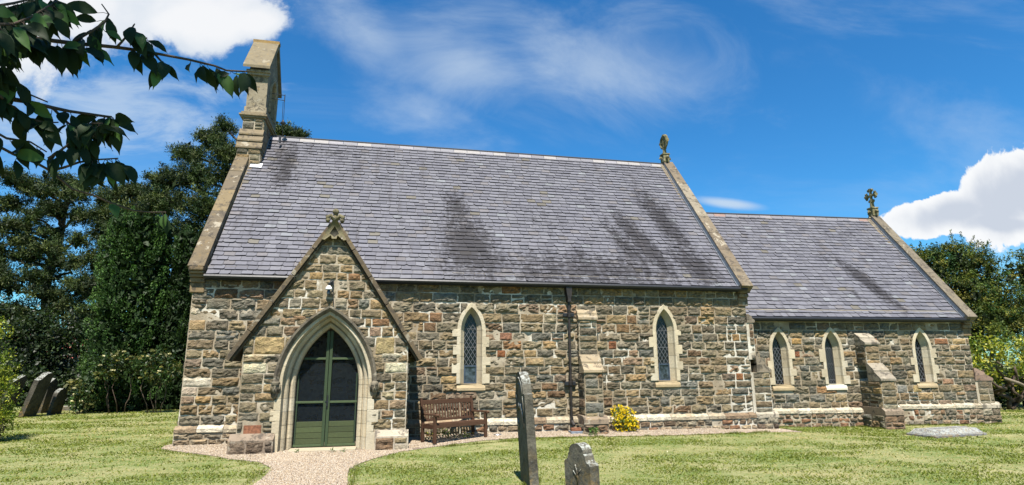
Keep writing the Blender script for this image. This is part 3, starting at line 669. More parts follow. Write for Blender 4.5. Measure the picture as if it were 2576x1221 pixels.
# buttresses
def buttress(F, a, b, stages, seed, zb=-.2, capc=(.46, .42, .35), plz=None, side=-1, endb=False):
    """stages: [(projection, z_top_of_vertical, z_top_of_slope)] from bottom to top"""
    mb = MB(); r = random.Random(seed); z = zb; w = b-a
    prev = 0
    fr = lambda p: (lambda s, zz, d: F(a+s, zz, d+p))
    for i, (p, zv, zs) in enumerate(stages):
        nxt = stages[i+1][0] if i+1 < len(stages) else 0.
        mb.box((a, z, -.05), (b, zv, p), (.3, .26, .2), 1, F=lambda x, y, q: F(x, y, q))
        coursed(mb, fr(p), z, zv, lambda zz: [(0, w)], r, ch=(.15, .26), ln=(.3, .5), rough=.7)
        LS = lambda s, zz, d: F(a-d, zz, s); coursed(mb, LS, z, zv, lambda zz: [(.02, p)], r, ch=(.15, .26), ln=(.25, .5), rough=.6)
        RS = lambda s, zz, d: F(b+d, zz, p-s); coursed(mb, RS, z, zv, lambda zz: [(0, p-.02)], r, ch=(.15, .26), ln=(.25, .5), rough=.6)
        # two weathering slabs
        ns = 2
        for k in range(ns):
            p0 = p+.05-(p-nxt)*k/ns; p1 = p-(p-nxt)*(k+1)/ns; z0 = zv+(zs-zv)*k/ns; z1 = zv+(zs-zv)*(k+1)/ns; q = r.uniform(.8, 1.2)
            G = frame(F(a-.025, 0, 0), F(a-.025, 0, 1)-F(a-.025, 0, 0), F(a+1, 0, 0)-F(a, 0, 0))
            cc = tuple(v*q for v in capc)
            mb.prism([(nxt-.02 if nxt > 0 else -.04, z0-.0), (p0-.03, z0), (p0-.028, z0+.012), (p0, z0+.015), (p0, z0+.075), (p1+.03, z1+.045), (nxt-.02 if nxt > 0 else -.04, z1+.045)], G, -.004*k, w+.05+.004*k, cc, 2)
        z = zs-.05 if nxt else zs
    if endb:
        p = stages[0][0]; Q = lambda s, zz, d: F(a-d-.05, zz, s); mb.box((-.01, zb, -.05), (p+.09, plz-.13, -.02), (.3, .26, .2), 1, F=Q)
        coursed(mb, Q, zb, plz-.13, lambda zz: [(-.01, p+.10)], r, ch=(.14, .2), ln=(.22, .4), rough=1.1, pal=[(.19, .16, .125), (.30, .28, .24), (.15, .12, .1)])
        mb.prism([(-.05, plz-.15), (.075, plz-.15), (.07, plz-.05), (-.01, plz+.03), (-.05, plz+.03)], frame(F(a, 0, 0), F(a, 0, 0)-F(a+1, 0, 0), F(a, 0, 1)-F(a, 0, 0)), -.02, p+.12, (.42, .40, .35), 2)
    elif plz:
        p = stages[0][0]+.09; coursed(mb, lambda s, zz, d: F(a-.085-d, zz, s), zb, plz-.18, lambda zz: [(0, p-.03)], r, ch=(.14, .24), ln=(.3, .6), rough=1.)
        p = stages[0][0]+.09; G = frame(F(a-.08, 0, 0), F(a-.08, 0, 1)-F(a-.08, 0, 0), F(a+1, 0, 0)-F(a, 0, 0))
        mb.prism([(-.02, zb), (p-.02, zb), (p-.01, plz-.18), (p+.03, plz-.17), (p+.02, plz-.06), (stages[0][0]-.01, plz+.03), (-.02, plz+.03)], G, 0, w+.16, (.24, .20, .16), 2)
        coursed(mb, lambda s, zz, d: F(a-.08+s, zz, d+p-.012), zb, plz-.18, lambda zz: [(0, w+.16)], r, ch=(.11, .17), ln=(.2, .4), rough=1.1, pal=[(.19, .16, .125), (.15, .11, .08), (.2, .14, .1)])
    return mb.build('buttress', [M['stone'], M['mortar'], M['coping']], church)
buttress(FN, 4.99, 5.49, [(.46, 1.55, 1.98), (.14, 2.93, 3.18)], 41, capc=(.36, .31, .23), plz=.46)
buttress(FC, 4.10, 4.56, [(.84, 1.24, 1.72), (.40, 2.30, 2.64)], 42, zb=-.3, capc=(.32, .30, .26), plz=.46)
FNE = lambda s, z, d: Vector((XE+d, -.03+s, z)); 
def end_buttress(base, S, N, w, stages, seed, plz, zb=-.3, capc=(.34, .29, .24)):
    # S points into the building (north), N outwards (east); its south flank carries on the south wall
    O = Vector(base); S, N = Vector(S), Vector(N)
    F = lambda s, z, d: O+S*s+N*d+Vector((0, 0, z))
    return buttress(F, 0, w, stages, seed, zb, capc, plz, endb=True)
end_buttress((XE, -.035, 0), (0, 1, 0), (1, 0, 0), .62, [(.56, 1.52, 1.93), (.17, 2.92, 3.12)], 43, .44, -.2, (.20, .18, .15))
end_buttress(CO+CS*XC-CN*.03, CN, CS, .6, [(.55, 1.2, 1.55)], 44, .52, -.35, (.30, .22, .19))

# porch
PX, PWD = -1.267, 1.72; PY = -1.653
zf, za = 1.90, 4.895; psl = math.atan2(za-zf, 1.957); 
porch_lim = lambda z: (PWD if z < 2.15 else min(PWD, (za-.05-z)/math.tan(psl)))
def porch_allow(z):
    h = porch_lim(z); L, Rr = PX-h, PX+h; cx, w, sp, ri, bo = DOOR
    hw = arch_half(z, w, sp, ri, .28)
    if hw <= 0: return [(L, Rr)]
    return [(L, cx-hw), (cx+hw, Rr)]
mb = MB(); r3 = random.Random(77)
hole = arch_pts(DOOR[0], DOOR[1], DOOR[2], DOOR[3], .23, -.05, 12)
zs_ = za-.05-PWD*math.tan(psl)
outer = [(PX-PWD, -.3)]+[(hole[0][0], -.3)]+hole+[(hole[-1][0], -.3)]+[(PX+PWD, -.3), (PX+PWD, zs_), (PX, za-.05), (PX-PWD, zs_)]
wall_sheet(mb, FP, outer, [])
CRM = (.5, .46, .36)
spp = [(PX-PWD+.02, 1.62, PX-PWD+.50, 1.90, (.52, .52, .43)), (PX-PWD+.02, 1.92, PX-PWD+.66, 2.03, (.50, .48, .40)), (PX-PWD+.20, 2.05, PX-PWD+.82, 2.30, (.33, .265, .155)),
       (PX+PWD-.50, 1.62, PX+PWD-.02, 1.90, (.52, .52, .43)), (PX+PWD-.58, 1.92, PX+PWD-.1, 2.04, (.42, .41, .36)), (PX+PWD-.72, 2.06, PX+PWD-.30, 2.30, (.34, .29, .175)),
       (PX-.5, 3.72, PX-.2, 3.86, (.36, .26, .14)), (PX+.33, 3.68, PX+.62, 3.86, (.22, .135, .08)), (PX-.78, 2.72, PX-.5, 2.85, (.26, .18, .12)), (PX+.9, 2.66, PX+1.3, 2.80, (.21, .13, .08)), (PX+.85, 2.4, PX+1.12, 2.62, (.27, .2, .16)),
       (PX-PWD+.12, .36, PX-PWD+.50, .58, None)]
coursed(mb, FP, .42, za-.08, porch_allow, r3, ch=(.17, .235), ln=(.22, .45), specials=spp, rough=1.0,
        pal=[(.19, .168, .125), (.155, .143, .115), (.22, .175, .115), (.165, .158, .138), (.205, .158, .115), (.25, .19, .115), (.17, .168, .15), (.195, .17, .125), (.225, .195, .135), (.135, .125, .105)])
# sides and lower plinth blocks
for sg in (-1, 1):
    xs = PX+sg*PWD; a, b = sorted((xs, xs-sg*.35)); mb.box((a+.001, PY+.004, -.3), (b-.001, 0, 2.0), (.2, .18, .15), 1)
    G = (lambda s, z, d, xs=xs, sg=sg: Vector((xs+sg*d, PY+s if sg > 0 else -s, z))); coursed(mb, G, .0, 2.0, lambda z: [(.01, 1.64)], r3, rough=.8)
pb = lambda a, b, zt, pr, c: mb.prism([(-.02, -.2), (pr, -.2), (pr, zt-.12), (pr-.03, zt-.1), (.03, zt), (-.02, zt)], frame(FP(a, 0, 0), (0, -1, 0), (1, 0, 0)), 0, b-a, c, 2)
pb(PX-PWD-.10, -2.22, .40, .20, (.24, .20, .165)); pb(-.20, PX+PWD+.06, .40, .13, (.44, .41, .36))
for (a, b) in ((PX-PWD-.1, -2.22), (-.20, PX+PWD+.06)):
    p_ = .205 if a < -2 else .135
    coursed(mb, lambda s, z, d: FP(s, z, d+p_-.01), -.05, .26, lambda z: [(a+.01, b-.01)], r3, ch=(.26, .3), ln=(.28, .5), rough=.9, pal=[(.15, .12, .1), (.12, .09, .07), (.17, .14, .11)] if a < -2 else [(.15, .11, .08), (.3, .27, .23), (.2, .17, .15)])
mb.build('porch_wall', [M['stone'], M['mortar'], M['coping']], church)
mb = MB(); mb.box((PX-PWD+.14, .385, -.03), (PX-PWD+.48, .565, .012), F=lambda a, b, c: FP(a, b, c)); ab = mb.build('air_brick', M['brick'], church)
# porch roof slopes (east and west) running back into the nave roof
mb = MB(); r4 = random.Random(5); yb = PY-.1
Tp = 1.957/math.cos(psl)
for sg in (-1, 1):
    G = slope_frame((PX+sg*1.957, yb, zf-.02), (0, 1, 0), (sg, 0, 0), psl)
    def so(t, G=G): z = G(0, t, 0).z; return (0, max(.3, (z-3.928)/math.tan(PITCH)-.15-yb if z > 3.95 else .10-yb))
    mb.add([G(0.0, -.01, 0), G(.14-yb, -.01, 0), G(.9-yb, Tp, 0), G(0.0, Tp, 0)], [(0, 1, 2, 3)], (.1, .1, .1))
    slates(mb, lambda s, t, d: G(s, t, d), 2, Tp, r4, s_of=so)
mb.build('porch_roof', M['slate_porch'], church)
# slim bargeboard-like stone verge of the porch
mb = MB(); r5 = random.Random(6)
for sg in (-1, 1):
    foot, top = Vector((PX+sg*1.985, 0, zf-.02)), Vector((PX+sg*.03, 0, za+.02)); n = 5
    for i in range(n):
        a, b = foot.lerp(top, i/n+.002), foot.lerp(top, (i+1)/n-.002); d = (b-a).normalized(); nn_ = Vector((d.z, 0, -d.x))*(1 if d.x*sg < 0 and sg > 0 else -1)
        nn_ = Vector((sg*abs(d.z), 0, abs(d.x)))
        q = [a-nn_*.02, b-nn_*.02, b+nn_*.075, a+nn_*.075]; c = r5.choice([(.13, .105, .072), (.15, .122, .082), (.11, .09, .064)])
        vs = [Vector((p.x, PY-.13, p.z)) for p in q]+[Vector((p.x, PY+.06, p.z)) for p in q]
        mb.add(vs, [(0, 1, 2, 3), (7, 6, 5, 4), (0, 4, 5, 1), (1, 5, 6, 2), (2, 6, 7, 3), (3, 7, 4, 0)], c)
        q = [a-nn_*.065, b-nn_*.065, b-nn_*.022, a-nn_*.022]; vs = [Vector((p.x, PY-.075, p.z)) for p in q]+[Vector((p.x, PY+.04, p.z)) for p in q]
        mb.add(vs, [(0, 1, 2, 3), (7, 6, 5, 4), (0, 4, 5, 1), (1, 5, 6, 2), (2, 6, 7, 3), (3, 7, 4, 0)], tuple(v*.8 for v in c))
mb.build('porch_verge', M['coping'], church, bevel=.008)
# apex finial of the porch
mb = MB(); yF = PY-.14; gc = (.17, .16, .10)
FA = lambda s, z, d: Vector((PX+s, yF-d, z))
mb.prism([(-.27, za-.36), (-.2, za-.37), (-.07, za-.26), (-.05, za-.34), (.05, za-.34), (.07, za-.26), (.2, za-.37), (.27, za-.36), (.05, za+.09), (-.05, za+.09)], FA, -.12, .02, gc)
mb.prism([(-.10, za-.22), (0, za-.05), (.10, za-.22), (0, za-.3)], FA, .02, .022, (.03, .03, .02))
mb.tube([(PX, yF+.04, za+.05), (PX, yF+.04, za+.28)], [.06, .05], 8, gc)
def ball(mb, c, rr, col_=(.5, .5, .5), n=8, sq=1., mi=0):
    prof = [(max(.001, rr*math.sin(math.pi*i/6)), -rr*sq*math.cos(math.pi*i/6)) for i in range(7)]; mb.lathe(prof, n, col_, c, mi)
ball(mb, (PX, yF+.02, za+.29), .075, gc)
for sg in (-1, 1):
    mb.tube([(PX+sg*.03, yF+.02, za+.1), (PX+sg*.10, yF+.0, za+.20), (PX+sg*.165, yF-.01, za+.16), (PX+sg*.16, yF-.02, za+.08)], [.04, .05, .055, .04], 8, gc)
    ball(mb, (PX+sg*.155, yF-.02, za+.08), .052, gc)
mb.build('porch_finial', M['coping'], church, smooth=True)
# door arch with its mouldings, hood and head stops
cx, dw, dsp, dri, dbo = DOOR
mb = MB(); r6 = random.Random(12); cf = limec(r6)
arch_loft(mb, FP, cx, dw, dsp, dri, [(0, -.46), (0, -.30), (.012, -.27), (.05, -.23), (.09, -.235), (.10, -.27), (.13, -.275), (.12, -.17), (.14, -.13), (.18, -.10), (.205, -.115), (.215, -.05), (.22, .035), (.23, .045), (.315, .045), (.32, -.02)], -.02, cf, n=14, legs=5)
for sg in (-1, 1):
    z = -.05; k = 0
    for (h, e) in ((.42, .44), (.20, .37), (.26, .46), (.22, .36)) if sg > 0 else ((.44, .46), (.24, .37), (.22, .42), (.22, .36)):
        a, b = sorted((cx+sg*(dw+.22), cx+sg*(dw+e))); mb.box((a, z+.004, -.02), (b, z+h-.004, .048), cf(0), F=lambda p, q, s_: FP(p, q, s_)); z += h
mb.build('door_arch', M['dressed'], church, bevel=.006)
mb = MB(); arch_loft(mb, FP, cx, dw, dsp, dri, [(.29, .046), (.295, .075), (.32, .10), (.355, .135), (.40, .135), (.405, .02)], dsp-.02, lambda k: (.15, .138, .115), n=14, legs=1)
mb.build('hood_mould', M['coping'], church)
def head_stop(x, z, crown):
    mb = MB(); y = PY-.10; c = (.20, .185, .15)
    prof = [(.001, -.13), (.035, -.12), (.058, -.09), (.07, -.04), (.076, .01), (.074, .06), (.055, .10), (.001, .12)]
    n = 14; vs = []
    for (rr, zz) in prof:
        for j in range(n):
            a = 2*math.pi*j/n; yy = -math.cos(a)*rr; xx = math.sin(a)*rr*.86
            f = max(0, math.cos(a)); 
            if abs(a if a < math.pi else a-2*math.pi) < .3: yy -= (.016 if -.06 < zz < -.02 else .004)      # nose, brow
            for ea in (.5,): 
                aa = abs(a if a < math.pi else a-2*math.pi)
                if abs(aa-.45) < .2 and -.01 < zz < .03: yy += .012
            vs.append((x+xx, y+yy, z+zz))
    mb.add(vs, [(i*n+j, i*n+(j+1) % n, (i+1)*n+(j+1) % n, (i+1)*n+j) for i in range(len(prof)-1) for j in range(n)], c)
    for sg in (-1, 1): ball(mb, (x+sg*.026, y-.066, z+.008), .010, (.07, .06, .05), 6)
    ball(mb, (x, y-.082, z-.03), .014, c, 6, 1.4); mb.tube([(x-.022, y-.068, z-.068), (x+.022, y-.068, z-.068)], .006, 5, (.07, .06, .05))
    for sg in (-1, 1): mb.tube([(x+sg*.068, y+.0, z+.07), (x+sg*.08, y+.01, z), (x+sg*.066, y+.02, z-.11)], [.028, .032, .02], 7, c)      # hair
    if crown: mb.lathe([(.078, .05), (.086, .06), (.082, .10), (.09, .125), (.07, .12), (.001, .11)], 14, c, (x, y, z))
    else: mb.lathe([(.082, .03), (.086, .06), (.07, .10), (.03, .125), (.001, .13)], 14, c, (x, y+.008, z))
    mb.tube([(x, y+.03, z-.08), (x, y+.05, z-.17), (x, y+.09, z-.24)], [.06, .05, .02], 8, c)
    return mb.build('head_stop', M['coping'], church, smooth=True)
head_stop(cx-dw-.345, dsp-.04, True); head_stop(cx+dw+.355, dsp-.04, False)
# porch interior
mb = MB(); iy = PY+.36
mb.add([(PX-1.35, iy, .0), (PX+1.35, iy, .0), (PX+1.35, .6, .0), (PX-1.35, .6, .0)], [(0, 1, 2, 3)])
mb.add([(PX-1.35, iy-.02, 0), (PX-1.35, .0, 0), (PX-1.35, .0, 2.2), (PX-1.35, iy-.02, 2.2)], [(0, 1, 2, 3)]); mb.add([(PX+1.35, iy-.02, 0), (PX+1.35, .0, 0), (PX+1.35, .0, 2.2), (PX+1.35, iy-.02, 2.2)], [(3, 2, 1, 0)])
mb.add([(PX-1.35, -.03, 0), (PX+1.35, -.03, 0), (PX+1.35, -.03, 2.4), (PX, -.03, 4.4), (PX-1.35, -.03, 2.4)], [(0, 1, 2, 3, 4)])
mb.build('porch_interior', M['inside'], church)
mb = MB(); mb.box((cx-dw-.02, PY-.10, -.1), (cx+dw+.02, PY+.34, .045), (.40, .36, .29)); mb.build('threshold', M['grit'], church, bevel=.01)
# pair of gauze doors
def door_leaf(sg):
    root = empty('door', (cx+sg*dw*.5, PY+.33, .05), baked=True); attach(root, church); d0, d1 = -.40, -.345
    mb = MB(); g1, g2, g3 = (.028, .046, .020), (.020, .034, .017), (.048, .070, .030)
    a, b = (cx+.005, cx+dw-.03) if sg > 0 else (cx-dw+.03, cx-.005)
    B = lambda x0, z0, x1, z1, c, p=0.: mb.box((x0, z0, d0), (x1, z1, d1+p), c, F=lambda p_, q, s_: FP(p_, q, s_))
    st = .062; inx = (cx+.006, cx+.006+st) if sg > 0 else (cx-.006-st, cx-.006)
    B(inx[0], .06, inx[1], dsp+dri-.07, g1, .012)
    out = (b-.03, b) if sg > 0 else (a, a+.03)
    B(out[0], .06, out[1], 1.6, g2, -.002)
    for z, h in ((.06, .05), (.965, .045), (1.90, .045)):
        hw = arch_half(z+h, dw, dsp, dri, 0)-.02; x0, x1 = (inx[1], cx+hw) if sg > 0 else (cx-hw, inx[0]); B(x0, z, x1, z+h, g3, .004)
    # four lower boards
    for k in range(4):
        z0 = .11+k*.118; x0, x1 = (inx[1]+.001, out[0]-.002) if sg > 0 else (out[1]+.002, inx[0]-.001); q = rnd.uniform(.8, 1.3); B(x0, z0+.004, x1, z0+.114, tuple(v*q for v in (.042, .054, .021)), -.008-.002*(k % 2))
    mb.build('door_frame', M['green'], root, bevel=.004)
    mb = MB(); pts = [(cx+sg*.03, .1), (cx+sg*(dw-.02), .1)]+[(cx+sg*(arch_half(z, dw, dsp, dri, 0)-.012), z) for z in np.linspace(.6, dsp+dri-.13, 12)]+[(cx+sg*.03, dsp+dri-.1)]
    mb.add([FP(x, z, -.385) for x, z in pts], [tuple(range(len(pts)))]); mb.build('gauze_panel', M['mesh'], root)
    if sg > 0:
        mb = MB(); mb.box((cx-.03, PY+.325, .98), (cx+.035, PY+.335, 1.01)); mb.box((cx+.004, PY+.315, .86), (cx+.03, PY+.333, 1.14)); mb.box((cx-.005, PY+.30, .90), (cx+.025, PY+.32, .945)); mb.build('latch', M['gutter'], root)
    return root
door_leaf(-1); door_leaf(1)
# porch lamp
lr = empty('porch_lamp', (PX-.05, PY-.1, 3.45), baked=True); attach(lr, church)
mb = MB(); lx, ly, lz = PX-.05, PY-.10, 3.42
mb.tube([(lx+.05, PY-.02, lz+.16), (lx+.05, ly-.01, lz+.17), (lx, ly-.02, lz+.12), (lx, ly-.02, lz+.06)], .018, 7); mb.box((lx+.01, PY-.06, lz+.10), (lx+.09, PY-.02, lz+.20)); mb.tube([(lx+.08, PY-.045, lz+.1), (lx+.09, PY-.045, lz-.15), (lx+.12, PY-.045, lz-.33)], .009, 6); mb.build('lamp_bracket', M['gutter'], lr)
mb = MB(); mb.lathe([(.02, .07), (.035, .06), (.065, .02), (.078, -.02), (.074, -.022), (.03, .04)], 14, o=(lx, ly-.02, lz+.01)); mb.build('lamp_shade', M['white'], lr, smooth=True)
mb = MB(); mb.lathe([(.03, -.01), (.036, -.05), (.04, -.09), (.03, -.125), (.001, -.135)], 12, (.4, .38, .3), (lx, ly-.02, lz)); mb.build('bulb', M['pane'], lr, smooth=True)

# bellcote
bc = empty('bellcote', (-4.35, 3.94, 7.6), baked=True); attach(bc, church)
mb = MB(); r7 = random.Random(21); BXW, BXE = -4.70, -4.02
def bstage(z0, z1, x0, x1, ys0, tex=True, c=(.30, .27, .21), mi=1):
    yn = 7.88-ys0; mb.box((x0+.006, ys0+.006, z0), (x1-.006, yn-.006, z1), c, mi)
    if tex:
        coursed(mb, lambda s, z, d: Vector((x0+s, ys0-d, z)), z0, z1, lambda z: [(0, x1-x0)], r7, ch=(.24, .34), ln=(.28, .4), rough=.55, gap=.008)
        coursed(mb, lambda s, z, d: Vector((x1+d, ys0+s, z)), z0, z1, lambda z: [(0, yn-ys0)], r7, ch=(.24, .34), ln=(.3, .45), rough=.5, gap=.008)
bstage(7.2, 8.25, BXW, BXE, 2.86)
def bweather(z0, z1, ys0, ys1, x0=BXW, x1=BXE):      # sloped slab, south and north
    for s_ in (0, 1):
        y = lambda v: v if s_ == 0 else 7.88-v
        G = lambda a, b, c_: Vector((c_, y(a), b))
        mb.prism([(ys0-.05, z0), (ys0-.05, z0+.05), (ys1-.01, z1), (3.94, z1), (3.94, z0)], G, x0-.03, x1+.03, (.20, .17, .12), 2)
bweather(8.25, 8.50, 2.86, 2.93); bweather(8.502, 8.73, 2.93, 3.0, BXW+.01, BXE-.01); bweather(8.732, 8.95, 3.0, 3.06, BXW+.02, BXE-.02)
bstage(8.95, 9.33, BXW+.04, BXE-.04, 3.06)
for (z0, z1, e) in ((9.33, 9.39, .05), (9.39, 9.44, .09), (9.44, 9.52, .04)): mb.box((BXW-e+.02, 3.06-e, z0), (BXE+e-.02, 4.82+e, z1-.002), (.27, .23, .165), 2)
# shaft with bell opening through it (east-west)
x0, x1, y0, y1, zs0, zs1 = BXW+.08, BXE-.02, 3.10, 4.78, 9.52, 10.98
GX = frame((x0, 0, 0), (0, 1, 0), (1, 0, 0)); op = arch_pts(3.94, .36, 10.45, .52, 0, 9.75, 8)
pol = [[Vector((a, b, 0)) for a, b in q] for q in ([(y0, zs0), (y1, zs0), (y1, zs1), (3.94, 12.2), (y0, zs1)], op)]; flat = [p for q in pol for p in q]; tri = [tuple(t) for t in tessellate_polygon(pol)]
for dd in (0, x1-x0): mb.add([GX(p.x, p.y, dd) for p in flat], tri if dd == 0 else [t[::-1] for t in tri], (.19, .17, .135), 2)  # broad faces darker than the sides: east-face shade is in the colour
for rg in (pol[0], pol[1]):
    n = len(rg); mb.add([GX(p.x, p.y, 0) for p in rg]+[GX(p.x, p.y, x1-x0) for p in rg], [(i, (i+1) % n, n+(i+1) % n, n+i) for i in range(n)], (.27, .245, .19), 2)
mb.box((x0-.03, y0-.05, 9.52), (x1+.04, y0+.0, 9.70), (.36, .32, .25), 2)
mb.box((x0-.04, y0-.07, 10.78), (x1+.05, y0+.0, 10.86), (.30, .27, .22), 2); mb.box((x0-.06, y0-.12, 10.86), (x1+.07, y0+.0, 10.93), (.30, .27, .22), 2)
# moulded arch on the east side
arch_loft(mb, frame((x1, 0, 0), (0, 1, 0), (1, 0, 0)), 3.94, .36, 10.45, .52, [(0, .002), (.02, .05), (.09, .06), (.11, .003)], 9.75, lambda k: (.30, .27, .22), n=8, legs=2)
mb.build('bellcote_stage', [M['stone'], M['mortar'], M['coping']], bc)
mb = MB()      # gabled stone cap
for s_ in (-1, 1):
    G = lambda a, b, c_: Vector((c_, 3.94+s_*a, b)); mb.prism([(1.06, 10.95), (1.06, 11.04), (.06, 12.42), (.0, 12.42), (.0, 12.22)], G, BXW-.06, BXE+.05, (.17, .145, .10))
mb.box((BXW-.08, 3.84, 12.36), (BXE+.07, 4.04, 12.47), (.27, .18, .07))
mb.build('bellcote_cap', mat('yellow lichened cap stone', m_dressed, lichen=.75, dark=.35), bc, bevel=.012)
mb = MB(); mb.lathe([(.001, .36), (.08, .35), (.13, .28), (.15, .12), (.19, .03), (.23, 0), (.21, 0), (.14, .1), (.001, .3)], 18, o=(-4.35, 3.94, 9.98)); mb.build('bell', mat('dark bronze', m_plain, c=(.05, .06, .045), rough=.45, metal=.7), bc, smooth=True)
mb = MB()
for zz in (10.42, 10.24): mb.tube([(BXE-.05, 3.5, zz), (-3.60, 3.62, zz+.01)], .012, 6)
mb.tube([(-3.60, 3.62, 10.46), (-3.60, 3.62, 10.2)], .014, 6)
mb.tube([(-3.60, 3.62, 10.42), (-3.58, 3.62, 9.5), (-3.58, 3.64, 9.0)], .008, 5); mb.tube([(-3.64, 3.62, 10.2), (-3.62, 3.62, 9.5)], .008, 5)
mb.lathe([(.012, .10), (.02, .09), (.05, .03), (.085, .0), (.08, -.05), (.02, -.06)], 12, o=(-3.59, 3.62, 9.48)); mb.box((-3.65, 3.45, 8.75), (-3.59, 3.55, 8.97))
mb.build('bell_pull', M['gutter'], bc)
mb = MB(); mb.add([SN(-4.72+.45, 4.72, .045), SN(-3.93, 4.70, .05), SN(-3.93, 4.93, .05), SN(-4.72+.45, 4.95, .045)], [(0, 1, 2, 3)]); mb.build('flashing', mat('pale new lead', m_plain, c=(.55, .57, .6), rough=.5), church)
mb = MB(); mb.bar((BXE+.012, 2.9, 7.75), (BXE+.012, 3.85, 8.97), .03, .05, upv=(1, 0, 0)); mb.build('flashing', M['lead'], church)

# gable crosses
def cross(base, yaw, style):
    rt_ = empty('gable_cross', base, baked=True); attach(rt_, church)
    o = Vector(base); ca, sa = math.cos(yaw), math.sin(yaw)
    P = lambda a, d, z: Vector((o.x+a*ca-d*sa, o.y+a*sa+d*ca, o.z+z))      # a along the cross width, d thickness
    c = (.19, .185, .105); mb = MB()
    mb.box((-.13, -.12, -.05), (.13, .12, .30), c, F=lambda x, y, z: P(x, y, z)); mb.box((-.15, -.14, .24), (.15, .14, .29), c, F=lambda x, y, z: P(x, y, z))
    for sa_ in (-1, 1):
        mb.tube([P(sa_*.10, 0, .08), P(sa_*.20, 0, .14), P(sa_*.24, 0, .1), P(sa_*.22, 0, .05)], [.05, .05, .045, .03], 7, c)
        mb.tube([P(0, sa_*.10, .08), P(0, sa_*.19, .14), P(0, sa_*.22, .08)], [.05, .05, .035], 7, c)
    mb.build('cross_base', M['coping'], rt_, bevel=.01)
    mb = MB(); zc = .78
    mb.tube([P(0, 0, .28), P(0, 0, zc-.18)], [.085, .06], 6, c)
    n = 28; rr = .235
    def ring(R_, r_, zc_):
        pts = [P(R_*math.cos(2*math.pi*i/n), 0, zc_+R_*math.sin(2*math.pi*i/n)) for i in range(n+1)]; mb.tube(pts, r_, 6, c, cap=False)
    if style == 0: ring(rr, .062, zc)
    for k in range(4):
        a = k*math.pi/2+math.pi/2; ux, uz = math.cos(a), math.sin(a)
        mb.tube([P(0, 0, zc), P(ux*.15, 0, zc+uz*.15), P(ux*.28, 0, zc+uz*.28)], [.055, .05, .075], 6, c)
        for s_ in (-1, 1):
            vx, vz = -uz*s_, ux*s_
            mb.tube([P(ux*.12, 0, zc+uz*.12), P(ux*.20+vx*.05, 0, zc+uz*.20+vz*.05), P(ux*.24+vx*.11, 0, zc+uz*.24+vz*.11)], [.045, .05, .055], 6, c)
            if style: mb.tube([P(ux*.24+vx*.11, 0, zc+uz*.24+vz*.11), P(ux*.17+vx*.13, 0, zc+uz*.17+vz*.13)], [.04, .02], 6, c)
    mb.box((-.06, -.06, zc-.28), (.06, .06, zc-.2), c, F=lambda x, y, z: P(x, y, z))
    mb.build('cross_head', M['coping'], rt_)
    for ch_ in (): pass
    return rt_
cross((9.95, 3.94, 9.22), R(90), 0); cc_ = CO+CN*HW2+CS*(XC-.06); cross((cc_.x, cc_.y, zr2+.22), R(90)+CR, 1)

# downpipe
dp = empty('downpipe', (4.72, -.14, .3), baked=True); attach(dp, church)
mb = MB(); mb.tube([(4.72, -.15, .42), (4.72, -.15, 3.2), (4.72, -.13, 3.42)], .033, 10); 
for z in (1.28, 3.05): mb.lathe([(.045, -.05), (.055, -.045), (.055, .045), (.045, .05)], 12, o=(4.72, -.15, z))
mb.tube([(4.72, -.15, .44), (4.72, -.16, .34), (4.75, -.26, .24)], [.045, .045, .042], 10); mb.build('pipe', M['pipe'], dp)
mb = MB(); mb.prism([(-.08, 3.82), (.08, 3.82), (.075, 3.66), (.045, 3.5), (.04, 3.42), (-.04, 3.42), (-.045, 3.5), (-.075, 3.66)], frame((4.72, -.13, 0), (1, 0, 0), (0, -1, 0)), -.07, .09); mb.build('hopper_head', M['pipe'], dp, bevel=.008)
for z in (1.28, 3.07):
    mb = MB(); mb.box((4.57, -.12, z-.05), (4.87, -.045, z+.05)); mb.build('pipe_bracket', M['gutter'], dp, bevel=.01)

# ------------------------------------------------------------------ ground
def zg(x, y):
    t = min(1, max(0, (x-9)/5)); return -.10*t*t*(3-2*t) + .015*math.sin(x*.9+1)*math.sin(y*.7) + .06*math.exp(-((x-2.6)/2.6)**2-((y+.6)/1.3)**2)
def axis(lo, hi, a, b, step):
    v = list(np.arange(a, b+1e-6, step)); s = step
    while v[-1] < hi: s *= 1.35; v.append(v[-1]+s)
    s = step
    while v[0] > lo: s *= 1.35; v.insert(0, v[0]-s)
    return v
def patch(x, y):      # 0 green .. 1 dry
    v = .95*noise.noise(Vector((x*.35, y*.8, 3.))) + .55*noise.noise(Vector((x*.9+y*.3, y*2.3, 8.))) + .3*noise.noise(Vector((x*3, y*6, 1.)))
    return v
def build_ground():
    X, Y = axis(-400, 400, -16, 24, .4), axis(-400, 500, -12, 14, .4)
    V = [(x, y, zg(x, y)) for y in Y for x in X]; n = len(X)
    Fc = np.array([(j*n+i, j*n+i+1, (j+1)*n+i+1, (j+1)*n+i) for j in range(len(Y)-1) for i in range(n-1)])
    o = np_mesh('lawn', np.array(V), Fc, np.full((len(V), 3), .2), M['ground'], smooth=True); tag(o, kind='structure')
build_ground()
PATH = [(-2.0, -14.9), (-2.05, -9), (-2.0, -6.5), (-1.92, -5.3), (-1.86, -4.4), (-1.92, -3.6), (-2.25, -2.9), (-2.9, -2.42), (-3.25, -1.95), (-4.1, -1.1), (-4.75, -.42), (-4.85, .0), (-4.8, .6), (-4.55, .6), (-4.55, .12), (10.9, .12), (10.85, -.92), (9.9, -.86), (7, -.9), (4.9, -.92), (3.3, -.95), (2.2, -1.15), (1.1, -1.62), (.35, -2.05), (-.1, -2.7), (-.42, -3.4), (-.58, -4.1), (-.56, -4.8), (-.49, -5.55), (-.42, -6.5), (-.4, -9), (-.5, -14.9)]
